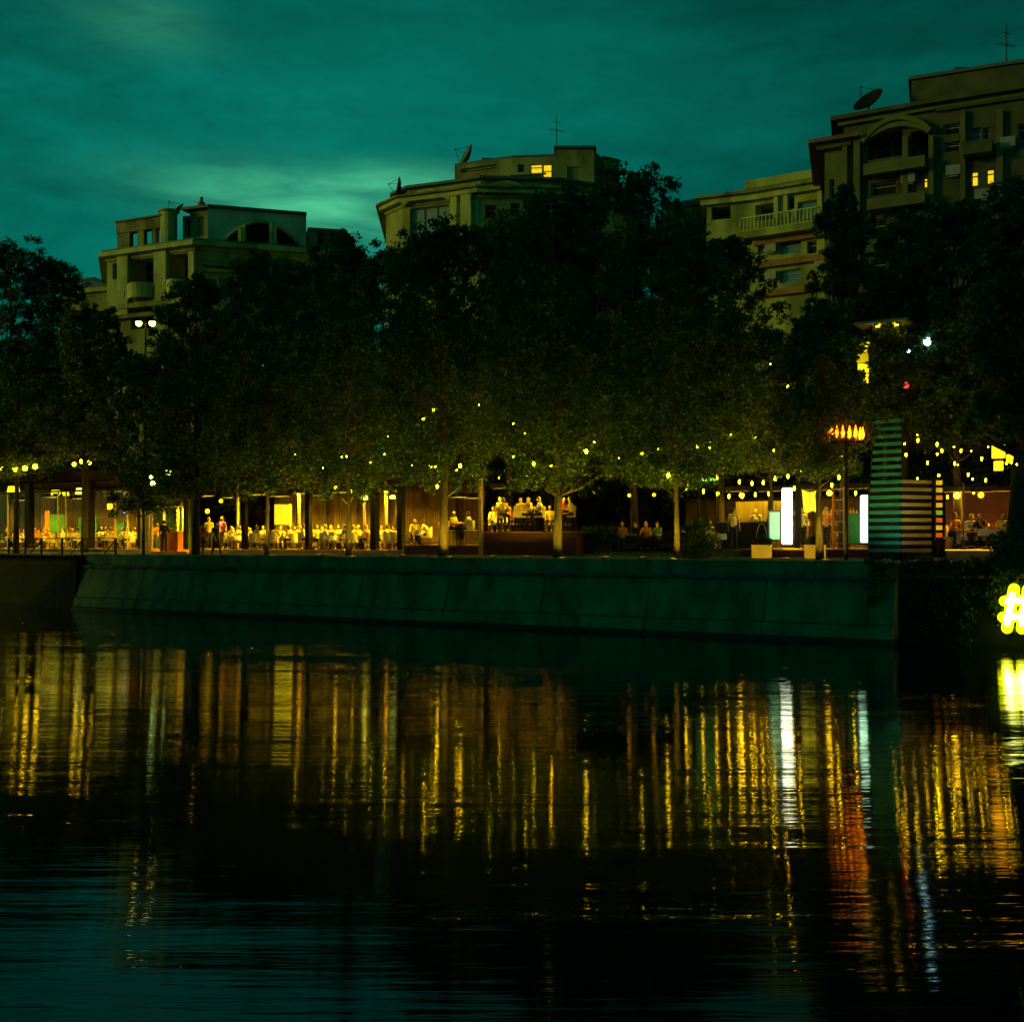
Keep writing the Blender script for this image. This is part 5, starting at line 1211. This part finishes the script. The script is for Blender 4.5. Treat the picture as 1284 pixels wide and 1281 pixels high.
def skeleton(kind):
    """joints of one pose, figure facing -Y"""
    J = {}
    if kind.startswith('sit'):
        z = .52 if 'high' not in kind else .86; lean = {'sit': -.03, 'sit_lean': -.16, 'sit_back': .10, 'sit_high': -.08}[kind]
        J['pel'] = Vector((0, .06, z)); J['chest'] = Vector((0, .06 + lean * .6, z + .36)); J['neck'] = Vector((0, .06 + lean, z + .52))
        J['head'] = J['neck'] + Vector((0, lean * .2 - .03, .16))
        kz_ = z + .02 if 'high' not in kind else z - .1
        for s_, k in ((-1, 'l'), (1, 'r')):
            J['hip' + k] = Vector((s_ * .09, .03, z)); J['knee' + k] = Vector((s_ * .13, -.38, kz_)); J['ank' + k] = Vector((s_ * .12, -.36 if s_ > 0 else -.42, .09 if 'high' not in kind else .36)); J['toe' + k] = J['ank' + k] + Vector((s_ * .02, -.17, -.05))
            J['sho' + k] = J['neck'] + Vector((s_ * .18, 0, -.06)); 
            e = {'sit': (.24, -.10, -.30), 'sit_lean': (.26, -.14, -.27), 'sit_back': (.25, .0, -.30), 'sit_high': (.24, -.12, -.27)}[kind]
            J['elb' + k] = J['sho' + k] + Vector((s_ * (e[0] - .18), e[1], e[2])); J['wri' + k] = J['elb' + k] + Vector((-s_ * .08, -.23, .06 if s_ > 0 else .02))
        if kind == 'sit_lean': J['wrir'] = J['elbr'] + Vector((-.10, -.12, .22))
    else:
        J['pel'] = Vector((0, 0, .93)); J['chest'] = Vector((0, .0, 1.28)); J['neck'] = Vector((0, .0, 1.46)); J['head'] = Vector((0, -.02, 1.62))
        st = {'stand': (0, 0), 'walk': (.22, -.24), 'back': (.03, -.03)}[kind]
        for s_, k, d in ((-1, 'l', st[0]), (1, 'r', st[1])):
            J['hip' + k] = Vector((s_ * .09, 0, .92)); J['knee' + k] = Vector((s_ * .10, d * .45 - .03, .50)); J['ank' + k] = Vector((s_ * .11, d, .09)); J['toe' + k] = J['ank' + k] + Vector((s_ * .02, -.18, -.05))
            J['sho' + k] = J['neck'] + Vector((s_ * .185, 0, -.06)); J['elb' + k] = J['sho' + k] + Vector((s_ * .06, .03 + d * -.4, -.29)); J['wri' + k] = J['elb' + k] + Vector((s_ * .01, -.06 + d * -.35, -.24))
        if kind == 'back': J['wrir'] = J['elbr'] + Vector((-.16, -.18, .06))
    return J
def fig(kind):
    J = skeleton(kind); t = thing('person', '', 'person'); b = MB(); c = lambda a, d, r0, r1: capsule(b, J[a], J[d], r0, r1)
    capsule(b, J['pel'] + Vector((-.05, 0, 0)), J['pel'] + Vector((.05, 0, 0)), .115, .115); 
    b.tube([J['pel'], J['pel'].lerp(J['chest'], .5), J['chest'], J['neck'] + Vector((0, 0, -.04))], [.13, .118, .145, .08], 12)
    capsule(b, J['shol'].lerp(J['neck'], .1), J['shor'].lerp(J['neck'], .1), .065, .065); c('neck', 'head', .052, .05)
    for k in 'lr':
        c('hip' + k, 'knee' + k, .085, .058); c('knee' + k, 'ank' + k, .055, .036); c('ank' + k, 'toe' + k, .04, .03)
        c('sho' + k, 'elb' + k, .052, .038); c('elb' + k, 'wri' + k, .038, .026)
        d = (J['wri' + k] - J['elb' + k]).normalized(); s_ = -1 if k == 'l' else 1; sd = d.cross(Vector((0, 0, 1))); sd = sd.normalized() if sd.length > .2 else Vector((0, 1, 0)); palm = J['wri' + k] + d * .07
        capsule(b, J['wri' + k], palm, .026, .032); 
        for i, L_ in enumerate((.065, .078, .072, .055)):
            r = palm + sd * ((i - 1.5) * .019); kn = r + d * L_ * .6; capsule(b, r, kn, .010, .009, 6); capsule(b, kn, kn + (d + Vector((0, 0, -.5))).normalized() * L_ * .55, .009, .008, 6)
        th = J['wri' + k] + d * .03; capsule(b, th, th - sd * .045 + d * .035, .012, .010, 6)
    h = J['head']; b.ball(h + Vector((0, .0, .015)), (.077, .095, .115), 16, 12); b.ball(h + Vector((0, -.03, -.045)), (.055, .06, .06), 12, 8)
    b.ball(h + Vector((0, -.10, -.005)), (.014, .022, .024), 8, 6)
    for s_ in (-1, 1): b.ball(h + Vector((s_ * .08, .01, 0)), (.012, .02, .03), 8, 6)
    body = bake(b, .011, 'body', skin); body.parent = t
    e = MB(); 
    for s_ in (-1, 1): e.ball(h + Vector((s_ * .03, -.088, .02)), (.012, .008, .008), 8, 6)
    e.build('eyes', dark_metal, t); e = MB(); e.box(h + Vector((0, -.094, -.05)), (.045, .012, .010)); e.build('mouth', red_stucco, t)
    # hair
    b2 = MB(); b2.ball(h + Vector((0, .025, .04)), (.090, .098, .105), 16, 12)
    if kind in ('sit_lean', 'walk', 'sit_high'): b2.ball(h + Vector((0, .075, -.06)), (.075, .05, .12), 12, 8)
    hair = bake(b2, .015, 'hair', HA['dark']); hair.parent = t
    b3 = MB(); g = .014
    b3.tube([J['pel'] + Vector((0, 0, -.02)), J['pel'].lerp(J['chest'], .5), J['chest'], J['neck'] + Vector((0, 0, -.05))], [.13 + g, .12 + g, .147 + g, .08 + g * .4], 12)
    capsule(b3, J['shol'].lerp(J['neck'], .12), J['shor'].lerp(J['neck'], .12), .066 + g, .066 + g)
    for k in 'lr': capsule(b3, J['sho' + k], J['sho' + k].lerp(J['elb' + k], .95 if kind in ('sit_back', 'back', 'sit') else .55), .053 + g, .045 + g)
    sh = bake(b3, .014, 'shirt', SH['white']); sh.parent = t
    b4 = MB(); capsule(b4, J['pel'] + Vector((-.05, 0, -.02)), J['pel'] + Vector((.05, 0, -.02)), .118 + g, .118 + g)
    for k in 'lr': capsule(b4, J['hip' + k], J['knee' + k], .087 + g, .06 + g); capsule(b4, J['knee' + k], J['knee' + k].lerp(J['ank' + k], .95), .058 + g, .045 + g)
    tr = bake(b4, .014, 'trousers', TR['dark']); tr.parent = t
    for k in 'lr':
        b5 = MB(); capsule(b5, J['ank' + k] + Vector((0, .02, -.045)), J['toe' + k] + Vector((0, -.02, .005)), .045, .036); s5 = bake(b5, .012, 'shoe', dark_metal); s5.parent = t
    return t
FIGS = {k: fig(k) for k in ('stand', 'walk', 'back', 'sit', 'sit_lean', 'sit_back', 'sit_high')}
def person(kind, loc, rz, shirt, trousers, hair, label, group, scale=1.0):
    t = place(FIGS[kind], loc, rz, label, group)
    t.scale = (scale,) * 3
    for c in t.children:
        nm = c.name.split('.')[0]; m = {'shirt': SH[shirt], 'trousers': TR[trousers], 'hair': HA[hair]}.get(nm)
        if m: c.material_slots[0].link = 'OBJECT'; c.material_slots[0].material = m
    return t
WK = 'people standing on the promenade'
person('back', bp(252, 4.0, GZ + .004), R(170), 'red', 'dark', 'dark', 'person in a red shirt and dark trousers seen from behind by the dark trunk', WK)
person('walk', bp(271, 3.8, GZ + .004), R(60), 'dark', 'dark', 'brown', 'person in dark clothes walking right of the person in a red shirt', WK)
person('stand', bp(262, 7.4, 3.08), R(20), 'yellow', 'dark', 'fair', 'tall person in a bright yellow shirt standing behind the red shirted one', 'people standing on the decks', 1.03)
person('stand', bp(279, 9.0, 3.08), R(-30), 'violet', 'dark', 'dark', 'person in a violet lit shirt standing below the small yellow lamp', 'people standing on the decks', 1.08)  # shirt colour stands in for violet light on this person
person('back', bp(206, 5.6, GZ + .2), R(185), 'dark', 'dark', 'dark', 'person in black seen from behind in the entrance portal', 'people standing on the decks')
person('stand', bp(197, 9.2, GZ + .2), R(40), 'orange', 'blue', 'brown', 'person in an orange top behind the glass of the entrance', 'people standing on the decks', .97)
person('stand', bp(556, 9.4, 3.34), R(30), 'dark', 'dark', 'dark', 'person in dark clothes standing behind the lit tree trunk at the bar tables', 'people standing on the decks')

DN = 'diners seated at the terrace tables'; CHG = 'cream tub chairs on the terraces'; TG = 'round white dining tables'
seats = [  # px, t, facing (0 = towards the river), pose, shirt, trousers, hair, where
 (8, 9.0, 80, 'sit', 'dark', 'dark', 'dark', 'left end of the pavilion under the wide yellow shade'), (22, 9.0, 200, 'sit_lean', 'orange', 'dark', 'fair', 'pavilion table under the wide yellow shade'), (45, 8.4, 20, 'sit', 'orange', 'dark', 'brown', 'pavilion between the wide left post and the brass mullions'),
 (62, 9.2, -80, 'sit_lean', 'orange', 'pale', 'fair', 'pavilion just left of the slim brass mullions'), (88, 8.6, 90, 'sit', 'yellow', 'dark', 'fair', 'pavilion right of the slim brass mullions'), (100, 9.6, 180, 'sit_back', 'cream', 'dark', 'brown', 'pavilion under the pale drum shade'),
 (127, 8.2, 85, 'sit', 'cream', 'dark', 'brown', 'pavilion right of the wide post'), (141, 8.8, 190, 'sit_back', 'orange', 'dark', 'brown', 'pavilion below the small square lamp'), (163, 7.6, -60, 'sit_lean', 'white', 'dark', 'brown', 'right end of the pavilion'),
 (288, 7.8, 80, 'sit_lean', 'grey', 'pale', 'brown', 'pergola left of the first thick post'), (300, 8.2, -90, 'sit', 'white', 'dark', 'fair', 'pergola right beside the first thick post'),
 (325, 7.6, 165, 'sit_back', 'yellow', 'dark', 'dark', 'pergola by the thin pale trunk'), (345, 7.6, 195, 'sit', 'white', 'dark', 'brown', 'pergola below the big yellow lantern'), (366, 8.0, -70, 'sit_lean', 'cream', 'dark', 'fair', 'pergola right of the yellow lantern'), (378, 8.6, 60, 'sit_back', 'yellow', 'dark', 'brown', 'pergola behind the second thick post'),
 (397, 8.0, 70, 'sit', 'yellow', 'dark', 'brown', 'pergola right of the second thick post'), (417, 9.4, 0, 'sit_lean', 'cream', 'dark', 'fair', 'pergola behind the empty chair at the lit trunk'), (432, 8.2, -85, 'sit', 'dark', 'dark', 'dark', 'pergola just left of the lit tree trunk'),
 (446, 8.6, 80, 'sit_back', 'cream', 'dark', 'fair', 'pergola right of the lit tree trunk'), (462, 8.0, -80, 'sit_lean', 'orange', 'dark', 'fair', 'pergola at the wide third post'), (487, 8.4, 180, 'sit', 'yellow', 'dark', 'brown', 'pergola between the two wide posts'),
]
for i, (px, t_, fa, pose, sh, tr, ha, where) in enumerate(seats):
    loc = bp(px, t_, 3.08); rz = BANK + R(fa)
    person(pose, loc, rz, sh, tr, ha, f'diner in {sh}, {where}', DN)
    ch = place(CH, loc + Vector((0, 0, 0)) , rz, f'occupied tub chair, {where}', CHG)
seats2 = [(30, 11.5, 10, 'sit', 'cream', 'dark', 'brown', 'second row, behind the wide yellow shade'), (56, 11.0, 30, 'sit_lean', 'yellow', 'dark', 'fair', 'second row, before the orange wall panel'), (76, 11.4, -20, 'sit_back', 'white', 'pale', 'brown', 'second row, before the left green panel'), (92, 11.2, 0, 'sit', 'orange', 'dark', 'dark', 'second row, right of the left green panel'), (119, 11.2, 20, 'sit_lean', 'yellow', 'dark', 'brown', 'second row, just right of the wide pavilion post'), (133, 11.6, -20, 'sit', 'white', 'dark', 'grey', 'second row, behind the small square lamp'), (152, 11.0, 5, 'sit_back', 'cream', 'dark', 'fair', 'second row, under the tiny blue lamp'), (170, 9.6, 40, 'sit', 'yellow', 'dark', 'brown', 'last seat of the pavilion by the right post'),
 (293, 11.0, 10, 'sit', 'yellow', 'dark', 'brown', 'second row, left of the first thick post'), (316, 11.0, -20, 'sit_lean', 'cream', 'dark', 'fair', 'second row, between first post and thin trunk'), (330, 10.4, 20, 'sit', 'white', 'dark', 'dark', 'second row, behind the thin pale trunk'), (350, 11.0, 0, 'sit_back', 'yellow', 'dark', 'fair', 'second row, right below the yellow lantern'), (371, 10.6, -30, 'sit', 'orange', 'dark', 'brown', 'second row, left of the second thick post'), (405, 10.8, 20, 'sit_lean', 'white', 'dark', 'grey', 'second row, right of the second thick post'), (425, 11.2, 0, 'sit', 'cream', 'dark', 'dark', 'second row, left of the lit tree trunk'), (449, 10.6, -15, 'sit', 'yellow', 'dark', 'fair', 'second row, right of the lit tree trunk'), (480, 10.8, 15, 'sit_lean', 'white', 'dark', 'brown', 'second row, right of the wide third post'), (494, 10.4, -20, 'sit', 'yellow', 'dark', 'dark', 'second row, by the last wide post'), (312, 8.6, 60, 'sit', 'yellow', 'dark', 'fair', 'front row, just right of the first thick post'), (381, 7.6, 120, 'sit', 'cream', 'dark', 'brown', 'front row, half behind the second thick post'), (408, 7.4, 150, 'sit', 'white', 'dark', 'fair', 'front row, back half turned to the river'), (442, 7.5, 200, 'sit_lean', 'yellow', 'dark', 'fair', 'front row, behind the foot of the lit trunk')]
for i, (px, t_, fa, pose, sh, tr, ha, where) in enumerate(seats2):
    loc = bp(px, t_, 3.08); rz = BANK + R(fa); site = 'pavilion' if px < 200 else 'pergola'
    person(pose, loc, rz, sh, tr, ha, f'{site} diner in {sh}, {where}', DN, scale=.94 + .012 * (i * 7 % 9))
    place(CH, loc, rz, f'occupied {site} tub chair, {where}', CHG)
    if i % 2 == 0: place(TB, bp(px + 7, t_ - .3, 3.08), 0, f'round white {site} table, {where}', TG)
tables = [(15, 9.0, 'under the wide yellow shade'), (53, 8.9, 'left of the brass mullions'), (95, 8.8, 'under the pale drum shade'), (134, 8.3, 'below the small square pavilion lamp'), (152, 7.8, 'beside the diner in white at the pavilion end'), (294, 7.9, 'by the first thick post'), (334, 8.3, 'below the big yellow lantern'), (357, 8.2, 'right of the big yellow lantern'), (406, 8.5, 'right of the second thick post'), (423, 8.5, 'behind the empty chair by the lit trunk'), (454, 8.2, 'at the wide third post'), (487, 9.2, 'between the two wide posts')]
for px, t_, where in tables:
    place(TB, bp(px, t_, 3.08), 0, 'round white table ' + where, TG)
# empty chairs turned to the river
for px, t_, fa, lb in ((110, 7.6, 170, 'empty cream tub chair behind the wide pavilion post'), (320, 7.2, 175, 'empty cream tub chair with its back to the river by the thin trunk'), (421, 7.3, 180, 'empty cream tub chair with its back to the river at the lit trunk'), (497, 7.6, 180, 'empty cream tub chair at the last wide post')):
    place(CH, bp(px, t_, 3.08), BANK + R(fa), lb, CHG)
# glasses, bottles and candles on the tables
def glass_ware(px, t_, z, label, kind, dx):
    p = bp(px, t_, z) + Vector((dx, 0, 0)); o = thing({'glass': 'drinking_glass', 'bottle': 'bottle', 'candle': 'candle_lamp'}[kind], label, kind, p, 0, 'things standing on the tables')
    b = MB()
    if kind == 'glass': b.lathe((0, 0, 0), [(.03, 0), (.035, .13), (.03, .13), (.026, .01)], 10); b.build('bowl', white_paint, o)
    elif kind == 'bottle': b.lathe((0, 0, 0), [(.035, 0), (.035, .18), (.013, .23), (.013, .3)], 10); b.build('bottle_body', mat('bottle_green', (.03, .1, .03)), o); b = MB(); b.lathe((0, 0, .3), [(.015, 0), (.015, .02)], 8); b.build('cap', ceramic, o)
    else: b.lathe((0, 0, 0), [(.05, 0), (.055, .12)], 10); b.build('holder', ceramic, o); b = MB(); b.lathe((0, 0, .12), [(.012, 0), (.022, .03), (.004, .09)], 8); b.build('flame', g_flame, o)
for i, (px, t_, where) in enumerate(tables):
    glass_ware(px, t_, 3.83, 'lit candle on the table ' + where, 'candle', .05)
    glass_ware(px, t_, 3.83, ('green bottle' if i % 2 else 'drinking glass') + ' on the table ' + where, 'bottle' if i % 2 else 'glass', -.14)

# high tables, bar group
for px, t_, z, fa, pose, sh, ha, lb in ((520, 8.4, 3.34, 30, 'sit', 'yellow', 'fair', 'guest in yellow before the dim slatted screen'), (534, 8.2, 3.34, -60, 'sit_lean', 'white', 'brown', 'guest in white before the dim slatted screen'), (640, 10.2, 3.98, 0, 'sit', 'orange', 'dark', 'guest in orange at the back of the raised deck'), (690, 10.0, 3.98, 20, 'sit_lean', 'yellow', 'brown', 'guest in yellow at the back of the raised deck'), (619, 10.0, 3.98, 40, 'sit', 'white', 'fair', 'guest in white at the deck back near the slim pole')):
    person(pose, bp(px, t_, z), BANK + R(fa), sh, 'dark', ha, lb, 'guests in the second row of the raised deck and screen'); place(CH, bp(px, t_, z), BANK + R(fa), 'tub chair of the ' + lb, CHG)
person('stand', bp(627, 8.8, 3.98), BANK, 'white', 'dark', 'dark', 'waiter in white standing on the raised deck by the slim pole', 'people standing on the decks')
place(TB, bp(527, 8.2, 3.34), 0, 'round white table before the dim slatted screen', TG); place(TB, bp(630, 9.8, 3.98), 0, 'round white table at the back of the raised deck', TG)
HG = 'high chairs at the bar tables'; HP = 'guests on high chairs'
hi = [(568, 8.0, 80, 'yellow', 'fair', 3.34, 'left of the bar table behind the lit trunk'), (588, 8.0, -80, 'cream', 'brown', 3.34, 'right of the bar table behind the lit trunk'),
      (631, 7.8, 60, 'yellow', 'fair', 3.98, 'first on the raised deck from the slim pole'), (653, 8.2, 10, 'yellow', 'fair', 3.98, 'second on the raised deck from the slim pole'), (663, 8.0, -20, 'cream', 'fair', 3.98, 'third on the raised deck, next to the second'), (677, 7.8, -75, 'white', 'grey', 3.98, 'fourth on the raised deck, facing along it'), (706, 8.8, 60, 'red', 'dark', 3.98, 'behind the pale straight trunk on the raised deck'), (716, 8.2, -70, 'yellow', 'brown', 3.98, 'last on the raised deck beyond the pale trunk')]
for px, t_, fa, sh, ha, z, where in hi:
    loc = bp(px, t_, z); rz = BANK + R(fa)
    person('sit_high', loc, rz, sh, 'dark', ha, f'guest in {sh}, {where}', HP)
    place(HC, loc, rz, f'occupied high chair, {where}', HG)
for px, t_, z, lb in ((578, 8.0, 3.34, 'high table behind the lit tree trunk'), (609, 7.6, 3.34, 'high table beside the slim pale pole'), (642, 8.0, 3.98, 'high table between the first and second guests of the raised deck'), (668, 7.8, 3.98, 'high table in front of the three guests on the raised deck'), (711, 8.4, 3.98, 'high table behind the pale straight trunk')):
    place(HT, bp(px, t_, z), 0, lb, 'high bar tables')
place(HC, bp(592, 7.3, 3.34), BANK + R(175), 'empty cream high chair with its back to the river at the bar tables', HG)
place(HC, bp(652, 7.2, 3.98), BANK + R(175), 'empty cream high chair with its back to the river on the raised deck', HG)

th = thing('tall_hedge', 'long tall dark hedge closing the view behind all the terraces', 'hedge', bank(sp(600, 19), 19, GZ), BANK)
b = MB(); b.bar(bank(sp(-200, 19.3), 19.3, 5.8), bank(sp(1420, 19.3), 19.3, 5.8), .9, 6.1); b.build('inner_branches', dark_bark, th, world=True)
sa_, sb_ = sp(-180, 19), sp(1400, 19); cs = [tuple(bank(random.uniform(sa_, sb_), random.uniform(18.5, 19.1), random.uniform(3.2, 9.2))) for i in range(2600)]
v = leaf_cloud(cs, [.42] * len(cs), 26, .24); Mn = np.array((Matrix.Translation(th.location) @ th.rotation_euler.to_matrix().to_4x4()).inverted()); v = v @ Mn[:3, :3].T + Mn[:3, 3]
ho = leaf_object('foliage', v, leafC); ho.parent = th
# garden: hedges, black sofas, guests
hg = thing('clipped_hedge', 'dark clipped box hedge right of the raised deck', 'hedge', bp(752, 7.6, 3.0), BANK)
cs = []; 
for i in range(260): cs.append(tuple(bank(random.uniform(sp(735, 7.6), sp(770, 7.6)), random.uniform(7.3, 8.1), random.uniform(3.05, 4.15))))
v = leaf_cloud(cs, [.14] * len(cs), 40, .08); Mi = (Matrix.Translation(hg.location) @ hg.rotation_euler.to_matrix().to_4x4()).inverted(); Mn = np.array(Mi); v = v @ Mn[:3, :3].T + Mn[:3, 3]
ho = leaf_object('foliage', v, hedge_leaf); ho.parent = hg
b = MB(); b.box((0, 0, 0.1), (1.4, .7, .35)); b.build('planter_box', dark_wood, hg)
def sofa(px, t_, z, w_, m, label, rz=0, group='outdoor sofas'):
    o = thing('outdoor_sofa', label, 'sofa', bp(px, t_, z), BANK + rz, group)
    b = MB(); b.box((0, 0, .22), (w_, .8, .22)); b.build('base', dark_wood, o)
    b = MB(); b.box((0, -.03, .4), (w_ - .3, .7, .16)); b.build('seat_cushion', m, o)
    b = MB(); b.box((0, .38, .6), (w_, .18, .6), 0, R(-6)); b.build('backrest', m, o)
    for s_ in (-1, 1): b = MB(); b.box((s_ * (w_ / 2 - .08), -.02, .42), (.16, .78, .45)); b.build('armrest', m, o)
sofa(782, 8, 3.1, 1.9, black_fabric, 'black outdoor sofa nearest to the clipped hedge'); sofa(815, 8.4, 3.1, 1.9, black_fabric, 'black outdoor sofa under the guest in orange'); sofa(846, 8.0, 3.1, 1.7, black_fabric, 'black outdoor sofa behind the leaning tree trunk')
GD = 'guests in the garden'
for px, t_, fa, pose, sh, ha, lb in ((780, 7.9, 20, 'sit_back', 'orange', 'brown', 'guest in orange on the sofa nearest the hedge'), (797, 8.2, -30, 'sit', 'dark', 'dark', 'guest in dark clothes between two black sofas'), (811, 8.2, 10, 'sit_lean', 'orange', 'fair', 'guest in orange with fair hair on the middle black sofa'), (824, 8.2, -10, 'sit', 'green', 'dark', 'guest in green on the middle black sofa'), (893, 7.2, 60, 'sit_back', 'yellow', 'brown', 'guest in yellow with pale trousers beside the round bush'), (912, 8.2, -80, 'sit', 'dark', 'dark', 'guest in dark clothes facing the guest in yellow')):
    person(pose, bp(px, t_, 3.1), BANK + R(fa), sh, 'pale' if px == 893 else 'dark', ha, lb, GD)
for px, lb in ((893, 'black lounge sofa of the guest in yellow by the bush'), (912, 'black lounge sofa of the guest facing the one in yellow')): sofa(px, 7.9, 3.06, .9, black_fabric, lb)
place(TB, bp(903, 7.8, 3.1), 0, 'round white table between the two garden guests by the bush', TG)
place(TB, bp(868, 8.6, 3.4), 0, 'round white table behind the leaning tree trunk', TG)
for px, lb in ((789, 'round lamp low above the sofa by the hedge'), (820, 'round lamp low above the middle black sofa'), (900, 'round lamp above the garden guests by the bush')): pendant(bp(px, 7.0, 5.6), .08, g_lantern, lb, 'round lamps over the garden', .5)
# right terrace
sofa(1224, 6.2, 3.22, 1.3, cream_fabric, 'tan outdoor sofa on the right terrace'); sofa(1256, 6.0, 3.22, 1.0, orange_fabric, 'orange outdoor sofa on the right terrace')
place(TB, bp(1240, 5.2, 3.22), 0, 'round table with a candle between the tan and orange sofas', TG); glass_ware(1240, 5.2, 3.97, 'lit candle on the table between the tan and orange sofas', 'candle', 0)
for px, t_, fa, pose, sh, ha, lb in ((1218, 6.2, 20, 'sit', 'white', 'fair', 'guest in white on the tan sofa'), (1231, 6.1, -20, 'sit_lean', 'dark', 'dark', 'guest in dark clothes on the tan sofa'), (1258, 5.9, 10, 'sit_back', 'yellow', 'brown', 'guest in yellow on the orange sofa')): person(pose, bp(px, t_, 3.24), BANK + R(fa), sh, 'dark', ha, lb, 'guests on the right terrace')
for px, t_, fa, sh, ha, lb in ((1005, 8.6, 20, 'white', 'dark', 'barman in white standing behind the yellow banner'), (948, 9.2, 10, 'grey', 'brown', 'barman in grey standing behind the black bar counter'), (1036, 8.4, 200, 'orange', 'fair', 'guest in orange standing by the ladder shelf'), (920, 6.8, 180, 'yellow', 'brown', 'guest in yellow standing at the front of the black bar counter')): person('stand', bp(px, t_, 3.22), BANK + R(fa), sh, 'dark', ha, lb, 'people at the bar')
person('sit_lean', bp(1195, 6.4, 3.3), BANK + R(40), 'orange', 'dark', 'brown', 'guest in orange sitting alone beside the lamp column', 'guests on the right terrace')
place(CH, bp(1195, 6.4, 3.22), BANK + R(40), 'cream tub chair of the guest beside the lamp column', CHG)
pl2 = thing('slim_pole', 'slim pole left of the tan sofa on the right terrace', 'pole', bp(1208, 4.2, 3.22), BANK)
b = MB(); b.box((0, 0, 1.2), (.05, .05, 2.5)); b.build('shaft', grey_metal, pl2); b = MB(); b.box((0, 0, .02), (.2, .2, .04)); b.build('base', dark_metal, pl2)
rb = thing('terrace_back_wall', 'dark boarded wall behind the right terrace', 'wall', bp(1250, 10.8, 3.22), BANK)
b = MB(); b.bar(bp(1186, 10.8, 4.4), bp(1340, 10.8, 4.4), .2, 2.4); b.build('boards', mat('dark_red_boards', (.16, .06, .035)), rb, world=True)
for px, m_, lb in ((1230, g_lantern, 'orange lamp low over the sofas of the right terrace'), (1200, g_bulb, 'warm lamp over the guest beside the lamp column')): pendant(bp(px, 6.6, 5.3), .12, m_, lb, 'lamps over the right terrace', .5)
